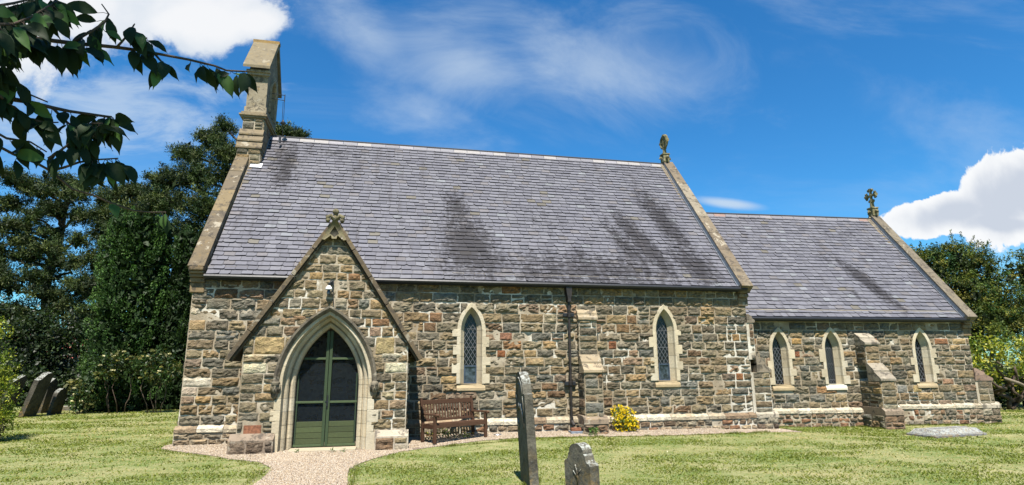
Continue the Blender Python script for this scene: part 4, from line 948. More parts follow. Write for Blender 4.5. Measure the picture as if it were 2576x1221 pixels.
def inside(x, y, P=PATH):
    c = False; j = len(P)-1
    for i in range(len(P)):
        xi, yi = P[i]; xj, yj = P[j]
        if (yi > y) != (yj > y) and x < (xj-xi)*(y-yi)/(yj-yi)+xi: c = not c
        j = i
    return c
def gz(x, y):      # gravel surface, slightly humped against the wall
    return zg(x, y)+.006+(.05 if x > 1.2 else .02)*max(0, min(1, (y+.75)/.7))*(1 if -4.6 < x < 9 else 0)
st = .07; cells = {}; GV, GF = [], []
def gv(i, j):
    if (i, j) not in cells: x, y = i*st, j*st; cells[(i, j)] = len(GV); GV.append((x, y, gz(x, y)))
    return cells[(i, j)]
for j in range(int(-14.9/st), int(.7/st)):
    for i in range(int(-5/st), int(11/st)):
        if inside((i+.5)*st, (j+.5)*st): GF.append((gv(i, j), gv(i+1, j), gv(i+1, j+1), gv(i, j+1)))
tag(np_mesh('gravel_path', np.array(GV), np.array(GF), np.full((len(GV), 3), .3), M['gravel']), kind='structure')
def build_pebbles():
    P = []; r = random.Random(31)
    for k in range(190000):
        if k % 2: x, y = r.uniform(-2.3, .6), r.uniform(-9.5, -1.7)
        elif k % 6 == 0: x, y = r.uniform(-4.9, -1.5), r.uniform(-2.9, .3)
        else: x, y = r.uniform(.3, 10.9), r.uniform(-1.7, .05)
        if inside(x, y): P.append((x, y, gz(x, y)+.002))
        elif r.random() < .02 and any(inside(x+a, y+b) for a, b in ((.15, 0), (-.15, 0), (0, .15), (0, -.15))): P.append((x, y, zg(x, y)+.012))
    P = np.array(P); n = len(P); s = rng.uniform(.007, .018, (n, 1)); base = np.array([(1, 0, 0), (.1, .9, 0), (-1, .1, 0), (0, -.8, 0), (.1, 0, .75), (0, 0, -.6)])
    a = rng.uniform(0, 6.28, n); ca, sa = np.cos(a)[:, None], np.sin(a)[:, None]
    b = base[None]*np.stack([rng.uniform(.8, 1.5, n), rng.uniform(.7, 1.1, n), rng.uniform(.6, 1.1, n)], 1)[:, None, :]*s[:, None, :]
    tz = rng.uniform(-.5, .5, (n, 1)); bx = b[..., 0]*ca-b[..., 1]*sa; by = b[..., 0]*sa+b[..., 1]*ca; V = np.stack([bx, by, b[..., 2]+tz*bx], 2)+P[:, None, :]
    f = np.array([(0, 1, 4), (1, 2, 4), (2, 3, 4), (3, 0, 4), (1, 0, 5), (3, 2, 5), (0, 3, 5), (2, 1, 5)]); Fc = (np.arange(n)[:, None, None]*6+f[None]).reshape(-1, 3)
    pal = np.array([(.40, .35, .27), (.36, .29, .205), (.28, .215, .145), (.46, .42, .34), (.21, .16, .11), (.33, .285, .23), (.39, .315, .21)]); C = pal[rng.integers(0, len(pal), n)]*rng.uniform(.65, 1.0, (n, 1))*np.array([[1., .96, .95]])
    tag(np_mesh('gravel', V.reshape(-1, 3), Fc, np.repeat(C, 6, 0), M['pebble']), kind='stuff', label='pale buff pea gravel loose on the church path', cat='gravel')
build_pebbles()
def church_block(x, y): return (-4.68 < x < 10.85 and -.02 < y < 8) or (-3.2 < x < .62 and -1.86 < y < .1) or (10 < x < 19 and y > .62-(x-10)*.062 and y < 7.2)
def build_grass():
    N = 470000; th = rng.uniform(R(-44), R(60), N); u = rng.random(N); r0, r1 = 5.2, 33.; k = .72
    rr = (r0**k+u*(r1**k-r0**k))**(1/k)
    x = np.sin(th)*rr; y = -15+np.cos(th)*rr
    jx, jy = rng.normal(size=N)*.035, rng.normal(size=N)*.035; keep = np.array([not (inside(a+e, b+f) or church_block(a, b)) for a, b, e, f in zip(x, y, jx, jy)]); x, y, rr = x[keep], y[keep], rr[keep]
    pt = np.array([patch(a, b) for a, b in zip(x, y)]); z = np.array([zg(a, b) for a, b in zip(x, y)]); n = len(x)
    tall = np.array([noise.noise(Vector((a*1.3+5, b*1.6, 20.))) for a, b in zip(x, y)])
    dry = rng.random(n) < np.clip(.60+pt*1.7, .08, .95)
    h = rng.uniform(.014, .034, n)*(1+np.clip(tall, -.4, .8)*.8)*np.where(dry, .6, 1.)*(.75+rr/40); w = .004+.0007*rr
    w = w*rng.uniform(.6, 1.4, n)
    a = rng.uniform(0, 6.283, n); lean = np.where(dry, rng.uniform(.8, 2.6, n), rng.uniform(.5, 1.9, n))*h
    dx, dy = np.cos(a), np.sin(a); b0 = rng.uniform(0, 6.283, n)
    V = np.empty((n, 3, 3)); bx, by = np.cos(b0)*w, np.sin(b0)*w
    V[:, 0] = np.stack([x-bx, y-by, z-.003], 1); V[:, 1] = np.stack([x+bx, y+by, z-.003], 1)
    ht = h*np.where(dry, .45, 1.)
    V[:, 2] = np.stack([x+dx*lean, y+dy*lean, z+ht], 1)
    g = np.array([(.14, .185, .042), (.17, .215, .055), (.12, .16, .036), (.215, .24, .08)]); d = np.array([(.39, .345, .23), (.46, .41, .30), (.34, .305, .19), (.33, .33, .15)])
    C = np.where(dry[:, None], d[rng.integers(0, 4, n)], g[rng.integers(0, 4, n)])*rng.uniform(.75, 1.25, (n, 1))
    # longer tufts left by the mower round stones and along the wall foot
    Q = []; r = random.Random(77)
    ring = [((10.95, .55), (14.05, .33)), ((15.0, .38), (18.9, .12)), ((14.0, .45), (14.05, -.35)), ((14.65, .2), (14.7, -.4)), ((1.95, -6.5), (2.25, -5.6)), ((2.1, -6.5), (2.4, -5.6)), ((2.35, -7.5), (2.75, -6.95)), ((13.5, -2.2), (15.5, -1.95)), ((13.5, -1.4), (15.5, -1.1)), ((-13.2, 9.9), (-12.6, 9.9)), ((-13.1, 9.4), (-12.4, 11.5)), ((-4.95, -.5), (-5.0, 2)), ((9.9, -.9), (5, -.95)), ((5, -.95), (1.2, -1.7)), ((-2.1, -7), (-2.0, -3.9)), ((-.45, -7), (-.45, -3.6)), ((-2.1, -3.3), (-4.8, -.6)), ((10.9, -.8), (10.95, .5))]
    for (a_, b_) in ring:
        L_ = math.hypot(b_[0]-a_[0], b_[1]-a_[1])
        for _ in range(int(L_*(420 if abs(a_[1]) < 2.3 and a_[0] > 1.5 or a_[0] < -12 or a_[1] < -5 and a_[0] > 1 else 130))):
            f_ = r.random(); Q.append((a_[0]+(b_[0]-a_[0])*f_+r.gauss(0, .035), a_[1]+(b_[1]-a_[1])*f_+r.gauss(0, .035)))
    Q = np.array(Q); m = len(Q); zq = np.array([zg(a_, b_) for a_, b_ in Q]); hq = rng.uniform(.03, .085, m)*np.clip(.6+.9*np.array([noise.noise(Vector((a_*3, b_*3, 5))) for a_, b_ in Q]), .2, 1.4); an = rng.uniform(0, 6.283, m); wq = .006
    W = np.empty((m, 3, 3)); W[:, 0] = np.stack([Q[:, 0]-wq*np.cos(an), Q[:, 1]-wq*np.sin(an), zq-.005], 1); W[:, 1] = np.stack([Q[:, 0]+wq*np.cos(an), Q[:, 1]+wq*np.sin(an), zq-.005], 1)
    W[:, 2] = np.stack([Q[:, 0]+np.sin(an)*hq*.6, Q[:, 1]+np.cos(an*3)*hq*.6, zq+hq], 1); V = np.concatenate([V, W]); C = np.concatenate([C, g[rng.integers(0, 4, m)]*rng.uniform(.6, 1.1, (m, 1))]); n += m
    tag(np_mesh('grass', V.reshape(-1, 3), np.arange(n*3).reshape(-1, 3), np.repeat(C, 3, 0), M['blade']), kind='stuff', label='mown churchyard grass with dry clippings lying on it', cat='grass')
    # white daisies dotted in the turf
    P = []; r = random.Random(9)
    for k in range(16):
        t, q = r.uniform(R(-30), R(50)), r.uniform(6.5, 20); X, Y = math.sin(t)*q, -15+math.cos(t)*q
        if not inside(X, Y) and not church_block(X, Y): P.append((X, Y, zg(X, Y)+.035))
    P = np.array(P); V, Fc, C = cards(np.repeat(P, 4, 0)+rng.normal(size=(len(P)*4, 3))*.006, .03, np.full((len(P)*4, 3), .75), wid=.9)
    tag(np_mesh('daisies', V, Fc, C, M['petal']), kind='stuff', label='tiny white daisies dotted through the churchyard lawn', cat='daisies')
build_grass()

# ------------------------------------------------------------------ plants
def blob_cards(blobs, npb, clumps, rc, size, pal, tonal=.35, D=None, spread=1., wid=.45, shell=.55, seed=0, flat=1.):
    """leaf clumps spread through ellipsoid blobs; returns V, F, C"""
    g = np.random.default_rng(seed); PP, CC, DD = [], [], []
    pal = np.array(pal)
    for (bx, by, bz, rx, ry, rz) in blobs:
        vol = (rx*ry*rz)**(1/3); nc = max(3, int(clumps*vol**2)); u = unit(g.normal(size=(nc, 3))); rad = g.uniform(shell, 1., (nc, 1))
        ctr = u*rad*np.array([rx, ry, rz])+np.array([bx, by, bz]); tone = g.uniform(1-tonal, 1+tonal, (nc, 1)); ci = g.integers(0, len(pal), nc)
        m = max(4, npb); off = g.normal(size=(nc, m, 3))*rc*np.array([1, 1, flat]); P = (ctr[:, None]+off).reshape(-1, 3)
        C = (pal[ci]*tone)[:, None]*g.uniform(.75, 1.25, (nc, m, 1)); PP.append(P); CC.append(C.reshape(-1, 3))
        dd = unit(off.reshape(-1, 3))+(np.array(D) if D is not None else 0); DD.append(dd)
    P, C, DD = np.concatenate(PP), np.concatenate(CC), np.concatenate(DD)
    return cards(P, size*g.uniform(.6, 1.3, len(P)), C, DD, wid=wid, spread=spread)
def foliage_obj(name, parent, data, m): return np_mesh(name, *data, m, parent)
def trunk_obj(name, parent, limbs, m, n=8):
    mb = MB()
    for pts, rad in limbs: mb.tube(pts, rad, n)
    return mb.build(name, m, parent, smooth=True)
def limb(a, b, r0, r1, seed, k=6, bend=.12):
    r = random.Random(seed); a, b = Vector(a), Vector(b); L = (b-a).length
    pts = [a.lerp(b, i/k)+Vector((r.gauss(0, 1), r.gauss(0, 1), r.gauss(0, .6)))*(L*bend*math.sin(math.pi*i/k)*.5) for i in range(k+1)]
    return pts, [r0+(r1-r0)*i/k for i in range(k+1)]
PINE = [(.042, .070, .026), (.030, .055, .022), (.058, .088, .030), (.02, .04, .018), (.075, .10, .035)]
def pine(base, top, blobs, label, seed, group='pine trees behind the church', tr=.32, pal=PINE, dens=85, npb=56):
    root = empty('pine_tree', base); tag(root, label, 'pine tree', group); bx, by, bz = base
    loc = [(x-bx, y-by, z-bz, rx, ry, rz*1.18) for x, y, z, rx, ry, rz in blobs]
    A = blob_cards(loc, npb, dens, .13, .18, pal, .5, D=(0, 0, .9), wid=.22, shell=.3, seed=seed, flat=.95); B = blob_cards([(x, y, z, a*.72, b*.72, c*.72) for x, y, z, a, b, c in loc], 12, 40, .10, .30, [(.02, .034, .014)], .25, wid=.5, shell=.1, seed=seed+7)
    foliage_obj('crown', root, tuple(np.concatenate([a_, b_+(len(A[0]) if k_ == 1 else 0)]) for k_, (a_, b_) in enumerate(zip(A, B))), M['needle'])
    r = random.Random(seed); t = Vector(top)-Vector(base); L = [limb((0, 0, -.2), t, tr, tr*.3, seed, 8, .04)]
    for (x, y, z, *_) in loc:
        f = max(.25, min(.95, (z-.7)/max(t.z, .1))); L.append(limb(t*f, (x, y, z-.1), tr*.32, .04, r.random(), 5, .12))
    trunk_obj('trunk', root, L, M['bark']); return root
# tall pine rising behind the west gable and the bellcote
pine((-8.6, 19, 0), (-8.4, 19, 14.2), [(-10.2, 19, 14.6, 1.0, 1, .65), (-9.6, 19, 15.4, .6, .8, .4), (-11.4, 18.6, 13.4, 1.1, 1, .6), (-12.5, 18.8, 11.9, 1.2, 1, .75), (-9.2, 18.6, 13.6, 1.4, 1.1, .8), (-10.6, 18.4, 12.1, 1.4, 1.2, .8), (-8.6, 18.8, 12.2, 1.5, 1.2, .9), (-12.3, 18.6, 10.6, 1.3, 1.2, .7), (-10.2, 18.2, 10.4, 1.5, 1.2, .9), (-8.4, 18.6, 10.2, 1.5, 1.2, .9), (-6.5, 19.2, 15.3, .85, .9, .5), (-5.7, 19.3, 15.2, .6, .8, .45), (-7.4, 19.2, 14.6, .8, .9, .5), (-9.0, 18.5, 8.6, 1.6, 1.2, .9), (-11.0, 18.5, 8.8, 1.6, 1.2, .9)],
     'tall dark pine rising highest, behind the bellcote and west gable', 51)
pine((-15.4, 20.5, 0), (-15.0, 20.5, 11.2), [(-14.6, 20, 11.4, .9, .9, .5), (-13.6, 19.8, 11.3, .8, .8, .45), (-15.6, 20, 11.0, .9, .9, .6), (-14.4, 19.6, 10.2, 1.3, 1, .7), (-16.0, 19.8, 9.9, 1.0, 1, .5), (-15.0, 19.6, 8.9, 1.3, 1, .7), (-13.4, 19.6, 9.9, 1.2, 1, .8), (-15.3, 19.6, 7.4, 1.2, 1, .7), (-14.2, 19.5, 8.2, 1.4, 1, .8), (-15.8, 19.4, 5.9, 1.2, 1, .8), (-15.4, 19.3, 4.4, 1.3, 1, .9)],
     'broad low pine just left of and behind the columnar cypress', 52)
pine((-18.6, 21, 0), (-18.0, 21, 11.8), [(-18.6, 20.8, 12.1, 1.1, 1, .45), (-19.9, 20.6, 11.7, 1.0, 1, .5), (-17.3, 20.6, 11.7, .9, .9, .4), (-20.6, 20.6, 10.6, 1.2, 1, .5), (-18.7, 20.8, 10.7, .8, .9, .35), (-19.9, 20.4, 9.3, 1.0, 1, .45), (-18.2, 20.4, 9.0, .7, 1, .4), (-20.9, 20.4, 7.8, 1.2, 1, .6), (-19.1, 20.4, 7.6, .9, 1, .45), (-17.6, 20.3, 7.4, .6, .8, .35), (-17.1, 20.3, 10.0, .8, .8, .45), (-16.9, 20.2, 8.6, .6, .8, .35), (-18.9, 20.3, 11.4, 1.3, .9, .45), (-20.6, 20.3, 12.0, .9, .9, .5), (-21.2, 20.2, 9.2, 1.2, 1, .7), (-19.4, 20.2, 8.4, 1.0, .9, .4), (-18.3, 20.1, 6.6, 1.2, .9, .45), (-20.6, 20.1, 6.9, 1.2, 1, .6), (-17.0, 20.2, 5.0, 1.0, .9, .7), (-19.3, 20.2, 4.6, 1.4, 1, .8), (-18.2, 20.0, 10.2, .9, .8, .5), (-17.8, 19.9, 8.0, .9, .8, .4), (-19.0, 19.9, 9.8, .8, .8, .4), (-17.2, 19.8, 11.0, .9, .8, .5), (-16.6, 19.8, 7.2, .8, .8, .5), (-18.6, 19.8, 8.0, .6, .7, .3), (-19.9, 20.2, 6.1, 1.3, 1, .6), (-18.0, 20.2, 5.6, 1.1, 1, .6), (-21.5, 20.2, 5.4, 1.3, 1, .8), (-16.6, 20.2, 6.2, .7, .8, .35)],
     'open-branched pine at the far left with sky showing through its crown', 53, dens=62)
pine((-22.4, 18, 0), (-22, 18, 7.6), [(-22.0, 18, 9.6, 1.4, 1.2, .9), (-22.3, 18, 7.8, 1.5, 1.2, .9), (-21.6, 18, 6.1, 1.5, 1.2, .9), (-20.4, 17.8, 4.6, 1.5, 1.2, .8), (-22, 18, 4.0, 1.8, 1.2, .9)],
     'dark pine at the very left edge of the photo behind the leaning gravestones', 54)
# columnar cypresses: upright plumes
def cypress(base, h, rw, label, seed, pal):
    root = empty('cypress', base); tag(root, label, 'cypress', 'columnar cypresses left of the church'); g = np.random.default_rng(seed); PP, CC, DD = [], [], []
    pal = np.array(pal); n = int(330*rw*h/13)
    for i in range(n):
        a = g.uniform(0, 2*math.pi); t = g.random()**.85; z = .15+t*(h-.55)
        prof = rw*(1-.16*t)*(1-max(0, (t-.86)/.14)**2*.55)*(.93+.1*math.sin(a*5+seed))
        rad = prof*g.choice([g.uniform(.72, .9), g.uniform(.95, 1.04)]); ctr = np.array([math.cos(a)*rad, math.sin(a)*rad, z]); ln = g.uniform(.40, .95); rc = g.uniform(.10, .17)*(1.1-.3*t); m = 78
        s = g.uniform(-1, 1, m); r_ = rc*np.sqrt(1-s*s*.9); aa = g.uniform(0, 6.283, m); out = np.array([math.cos(a), math.sin(a), 0])
        P = ctr+np.stack([np.cos(aa)*r_, np.sin(aa)*r_, s*ln*.6], 1)+out*(s[:, None]*.10); PP.append(P)
        CC.append(pal[g.integers(0, len(pal))]*g.uniform(.6, 1.3)*g.uniform(.7, 1.35, (m, 1))); DD.append(np.tile(out*.5+np.array([0, 0, .9]), (m, 1)))
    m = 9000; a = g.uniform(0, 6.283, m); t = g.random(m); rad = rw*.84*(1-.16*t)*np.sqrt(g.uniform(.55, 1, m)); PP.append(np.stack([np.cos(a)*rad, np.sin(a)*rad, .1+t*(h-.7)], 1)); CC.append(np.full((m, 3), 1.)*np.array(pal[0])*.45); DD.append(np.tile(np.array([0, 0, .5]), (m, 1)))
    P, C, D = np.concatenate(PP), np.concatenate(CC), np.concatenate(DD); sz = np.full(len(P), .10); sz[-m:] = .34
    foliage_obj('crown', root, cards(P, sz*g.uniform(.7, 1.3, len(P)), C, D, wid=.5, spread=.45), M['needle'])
    trunk_obj('trunk', root, [limb((0, 0, -.1), (0, 0, h*.9), .22, .05, seed)], M['bark']); return root
CYP = [(.034, .082, .022), (.046, .105, .028), (.026, .064, .020), (.058, .122, .032)]
cypress((-11.0, 13.2, 0), 8.75, 1.62, 'big dense green columnar cypress, the wider one left of the church', 61, CYP)
cypress((-8.75, 13.6, 0), 8.25, 1.25, 'darker narrow columnar cypress half hidden behind the church corner', 62, [(.026, .062, .018), (.036, .08, .02), (.02, .048, .016)])
# elder bushes with cream flower heads
def elder(base, blobs, label, seed, nfl):
    root = empty('elder_bush', base); tag(root, label, 'elder bush', 'elder bushes in flower'); loc = [(x-base[0], y-base[1], z-base[2], a, b, c) for x, y, z, a, b, c in blobs]
    foliage_obj('foliage', root, blob_cards(loc, 16, 120, .12, .15, [(.035, .07, .024), (.045, .09, .03), (.026, .055, .024), (.09, .10, .035)], .35, D=(0, -.4, -.3), wid=.5, shell=.6, seed=seed), M['leaf'])
    trunk_obj('stems', root, [limb((x*.5, .1, 0), (x, y, z), .022, .010, seed+i) for i, (x, y, z, *_) in enumerate(loc)], M['bark'], 6)
    g = random.Random(seed)
    for k in range(nfl):
        x, y, z, a, b, c = g.choice(loc); t = g.uniform(-1, 1); ctr = np.array([x+t*a*.9, y-b*.95, z+g.uniform(-.5, .9)*c]); m = 26; P = ctr+rng.normal(size=(m, 3))*np.array([.028, .026, .009])
        col_ = np.array((.75, .73, .62) if g.random() < .55 else (.36, .34, .14)); V, Fc, C = cards(P, .06, np.tile(col_, (m, 1))*rng.uniform(.8, 1.1, (m, 1)), wid=.8, curl=.05)
        foliage_obj('flower_head', root, (V, Fc, C), M['petal'])
    return root
elder((-10.3, 11.3, 0), [(-11.0, 11.2, 2.0, .5, .4, .35), (-10.4, 11.1, 2.1, .5, .4, .3), (-10.9, 11.1, 1.6, .6, .4, .4), (-9.9, 11.2, 1.8, .4, .4, .35)], 'elder bush with cream flower heads at the middle of the big cypress foot', 71, 8)
elder((-8.9, 11.0, 0), [(-9.4, 10.9, 2.0, .4, .4, .35), (-8.8, 10.9, 2.1, .45, .4, .35), (-8.5, 10.8, 1.6, .4, .4, .35), (-9.0, 10.8, 1.5, .5, .4, .3)], 'flowering elder bush nearest the church corner', 72, 7)
elder((-11.6, 11.3, 0), [(-11.7, 11.3, .9, .36, .35, .3), (-11.5, 11.2, .45, .35, .35, .3), (-11.9, 11.5, 1.05, .28, .3, .22)], 'low flowering elder bush beside the leaning gravestones', 73, 6)
# dark undergrowth beneath the trees, hedge line at the back
def thicket(name, blobs, label, seed, pal, size=.2, dens=130):
    V, Fc, C = blob_cards(blobs, 16, dens, .2, size, pal, .5, wid=.5, shell=.3, seed=seed); o = np_mesh(name, V, Fc, C, M['leaf']); tag(o, label, 'undergrowth', kind='stuff')
thicket('undergrowth', [(-24+i*1.35, 17.2+.5*math.sin(i*2), .9+.35*math.sin(i*1.7), 1.1, .9, 1.3) for i in range(9)]+[(-23.5+i*1.3, 18.6, 2.8+.5*math.sin(i*2.3), 1.2, .9, 1.2) for i in range(8)]+[(-17.5, 18.4, 2.2, 1.2, .8, 1.0), (-17.2, 18.5, 3.9, 1., .8, .8), (-19.8, 18.5, 4.4, 1.4, .8, 1.)], 'dark tangled undergrowth beneath the pines at the left', 81, [(.016, .034, .016), (.024, .045, .02), (.012, .024, .012), (.035, .06, .025)])
thicket('hedge', [(-44+i*1.9, 25, 1.5+.4*math.sin(i*1.3), 1.4, .8, 1.8+.4*math.sin(i*2.1)) for i in range(46)], 'dark hedge along the back of the churchyard', 82, [(.02, .04, .02), (.03, .05, .02)], .3, 60)
# yew trees on the right
def yew(base, blobs, label, seed, pal):
    root = empty('yew_tree', base); tag(root, label, 'yew tree', 'yew trees right of the church'); loc = [(x-base[0], y-base[1], z-base[2], a, b, c) for x, y, z, a, b, c in blobs]
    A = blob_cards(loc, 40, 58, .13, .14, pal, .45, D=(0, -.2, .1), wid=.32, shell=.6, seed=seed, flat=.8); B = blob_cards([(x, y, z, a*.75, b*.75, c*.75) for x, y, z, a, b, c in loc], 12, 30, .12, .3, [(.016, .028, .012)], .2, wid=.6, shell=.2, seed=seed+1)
    g = np.random.default_rng(seed); sp, sc_ = [], []      # upright leading shoots along the top
    for (x, y, z, a, b, c) in loc:
        for k in range(7):
            u = unit(g.normal(size=(1, 3)))[0]; u[2] = abs(u[2])+.25; u /= np.linalg.norm(u); p = np.array([x, y, z])+u*np.array([a, b, c])*1.02; h = g.uniform(.25, .6); m = 26; t = g.random(m)
            sp.append(p+np.stack([t*u[0]*h*.8, t*u[1]*h*.8, t*h], 1)+g.normal(size=(m, 3))*.045*(1-t[:, None]*.6)); sc_.append(np.array(pal[g.integers(0, len(pal))])*g.uniform(.8, 1.3, (m, 1)))
    S = cards(np.concatenate(sp), .13, np.concatenate(sc_), np.array([[0, 0, .8]]), wid=.3, spread=.6)
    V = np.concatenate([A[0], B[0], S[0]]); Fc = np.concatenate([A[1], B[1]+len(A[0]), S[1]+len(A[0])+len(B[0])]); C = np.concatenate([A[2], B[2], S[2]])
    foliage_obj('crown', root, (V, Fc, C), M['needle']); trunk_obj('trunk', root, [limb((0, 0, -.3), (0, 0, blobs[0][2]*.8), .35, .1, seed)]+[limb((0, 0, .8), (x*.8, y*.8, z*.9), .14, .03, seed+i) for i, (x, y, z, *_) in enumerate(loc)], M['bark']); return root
YP = [(.060, .095, .020), (.095, .125, .024), (.042, .072, .018), (.15, .15, .03), (.035, .085, .03)]
yew((27.6, 10, -.1), [(27.2, 9.6, 6.6, 1.5, 1.3, 1.1), (28.9, 9.6, 6.9, 1.5, 1.3, 1.2), (26.2, 9.6, 5.4, 1.5, 1.3, 1.2), (28.0, 9.2, 5.2, 1.8, 1.4, 1.3), (29.6, 9.4, 5.2, 1.5, 1.3, 1.3), (26.6, 9.4, 3.6, 1.6, 1.3, 1.3), (28.6, 9.0, 3.4, 1.8, 1.4, 1.3), (25.4, 10, 7.0, .7, .8, .6), (24.6, 10.2, 5.6, 1.0, 1, 1.)], 'large dark yew tree rising directly behind the chancel end', 91, YP)
yew((31.2, 10.2, -.1), [(30.6, 9.8, 7.0, 1.1, 1.2, 1.2), (31.3, 9.6, 5.6, 1.3, 1.3, 1.4), (30.6, 9.4, 3.8, 1.5, 1.3, 1.3), (32.2, 9.4, 4.2, 1.4, 1.3, 1.3)], 'middle yew tree of the row behind the yellow-leaved shrub', 92, YP)
yew((34.2, 9.6, -.1), [(33.6, 9.2, 6.5, 1.3, 1.2, 1.2), (34.8, 9.0, 5.6, 1.5, 1.3, 1.4), (33.6, 8.8, 4.4, 1.5, 1.3, 1.3), (35.2, 8.8, 3.6, 1.6, 1.3, 1.3), (33.4, 9, 2.6, 1.4, 1.2, 1.1)], 'yew tree at the right edge of the photo', 93, YP)
# yellow-green shrub with crooked branches below
root = empty('shrub', (24.6, 4.6, -.1)); tag(root, 'wide shrub with yellow-green leaves on crooked bare branches beyond the chancel', 'shrub')
bl = [(-1.6, .2, 2.3, .8, .8, .6), (-.4, 0, 2.45, 1.0, .9, .6), (.9, -.2, 2.4, 1.0, .9, .6), (2.1, -.3, 2.2, 1., .9, .6), (-1.4, -.3, 1.6, .6, .7, .4), (.2, -.4, 1.8, .8, .7, .4), (1.5, -.5, 1.6, .8, .7, .45), (-.5, .6, 1.2, 1.5, .7, .6), (1.5, .6, 1.0, 1.5, .7, .6)]
foliage_obj('foliage', root, blob_cards(bl, 16, 62, .13, .13, [(.14, .20, .03), (.20, .26, .03), (.07, .13, .03), (.28, .31, .04), (.38, .38, .05)], .3, wid=.5, shell=.55, seed=95), M['leaf'])
trunk_obj('branches', root, [limb((.2, 0, 0), (-1.5, -.6, 1.6), .09, .04, 3, 7, .25), limb((.2, 0, 0), (.2, -.5, 1.7), .09, .04, 4, 7, .3), limb((.3, 0, 0), (1.8, -.7, 1.6), .09, .04, 5, 7, .3), limb((.2, -.2, .3), (-1.0, -.8, 1.9), .06, .03, 6, 7, .3), limb((.4, -.2, .3), (1.2, -.8, 1.9), .06, .03, 7, 7, .3)], M['bark'])
trunk_obj('pruned_limb', root, [limb((1.9, -1.0, .35), (-.9, -.9, 1.25), .075, .06, 9, 5, .06), limb((2.1, -1.1, .05), (.6, -1.0, .42), .07, .06, 10, 5, .05)], M['palebark'])
thicket('ivy', [(23.6, 5.8, .7, 1.2, .7, .9), (25.4, 5.8, .7, 1.4, .7, .9), (27.2, 5.8, .8, 1.4, .7, 1.), (29, 5.6, .8, 1.4, .7, 1.)], 'dark ivy and brambles under the yew trees', 83, [(.014, .032, .014), (.02, .045, .018)])
# left edge shrub
root = empty('shrub', (-9.2, 2.0, 0)); tag(root, 'small-leaved yellow-green bush cut off by the left edge of the photo', 'shrub')
bl = [(-.45, 0, 2.75, .35, .35, .4), (-.45, 0, 2.1, .42, .4, .4), (-.2, 0, 1.6, .42, .4, .4), (-.1, -.1, 1.15, .46, .4, .4), (-.15, 0, .7, .45, .4, .35), (-.15, 0, .35, .42, .4, .25), (.12, 0, .62, .36, .3, .13), (-.6, 0, 1.3, .5, .5, .6), (-.6, 0, .5, .5, .5, .5)]
foliage_obj('foliage', root, blob_cards(bl, 16, 330, .06, .06, [(.17, .24, .03), (.13, .20, .03), (.26, .30, .035), (.07, .12, .02)], .3, D=(0, -.2, .6), wid=.55, shell=.35, seed=97), M['leaf'])
trunk_obj('stems', root, [limb((0, 0, 0), (x, y, z), .025, .008, 30+i) for i, (x, y, z, *_) in enumerate(bl)], M['bark'], 6)
# yellow flowering mound against the wall, weeds
root = empty('flowering_shrub', (6.12, -.22, .03)); tag(root, 'small mound of bright yellow flowers against the church wall', 'flowering shrub')
bl = [(-.16, 0, .50, .18, .16, .18), (.05, 0, .38, .25, .18, .24), (-.02, -.02, .22, .29, .2, .22), (.22, 0, .2, .18, .17, .18)]
foliage_obj('foliage', root, blob_cards(bl, 10, 620, .03, .05, [(.09, .17, .03), (.12, .21, .03), (.16, .24, .03)], .25, wid=.4, shell=.5, seed=98), M['leaf'])
foliage_obj('flowers', root, blob_cards([(x, y-.02, z+.02, a*1.04, b*1.06, c*1.04) for x, y, z, a, b, c in bl], 7, 1500, .014, .036, [(.80, .62, .015), (.85, .70, .03), (.75, .55, .01)], .1, wid=.8, shell=.93, seed=99), M['petal'])['kind'] = 'stuff'
root = empty('weed', (5.12, -.72, .03)); tag(root, 'small clump of green weeds at the foot of the downpipe buttress', 'weed'); foliage_obj('foliage', root, blob_cards([(0, 0, .12, .12, .1, .12)], 10, 900, .03, .06, [(.07, .17, .03), (.1, .2, .04)], .2, D=(0, 0, .8), wid=.4, seed=100), M['leaf'])
root = empty('weed', (1.35, -.62, .04)); tag(root, 'straggly green and yellow weeds growing under the bench', 'weed'); foliage_obj('foliage', root, blob_cards([(-.1, 0, .12, .3, .15, .14), (.45, .1, .06, .35, .12, .08), (-.3, -.1, .05, .25, .15, .05)], 8, 420, .05, .08, [(.08, .16, .03), (.11, .2, .04), (.32, .34, .06)], .25, D=(0, 0, .8), wid=.3, seed=101), M['leaf'])
for k, (x, y, lb) in enumerate([(-1.75, -1.86, 'left end of the door threshold'), (-1.02, -1.9, 'middle of the door threshold'), (-.78, -1.92, 'right part of the door threshold'), (8.85, -.3, 'foot of the nave wall near its east end')]):
    root = empty('weed', (x, y, .01)); tag(root, 'tiny green weed tuft at the '+lb, 'weed', 'weed tufts in the gravel'); foliage_obj('foliage', root, blob_cards([(0, 0, .03, .08, .04, .03)], 8, 1500, .02, .04, [(.05, .11, .03), (.07, .15, .04)], .2, D=(0, 0, .8), wid=.4, seed=110+k), M['leaf'])

# ------------------------------------------------------------------ distant house
root = empty('house', (-29.6, 46, 0)); tag(root, 'distant house with a pinkish red tiled roof glimpsed between the trees', 'house')
mb = MB(); mb.box((-5, 0, 0), (3.4, 6, 2.7)); mb.build('wall', M['inside'], root)
mb = MB(); mb.prism([(-.3, 2.6), (3, 5.0), (6.3, 2.6)], frame((-5.3, 0, 0), (0, 1, 0), (1, 0, 0)), 0, 9.0, (.30, .09, .07)); mb.build('roof', mat('red roof tile', m_attr, rough=.8, var=.4, scale=3), root)
mb = MB(); mb.box((-2.5, 2.6, 4.4), (-1.7, 3.4, 6.0)); mb.build('chimney', M['brick'], root)

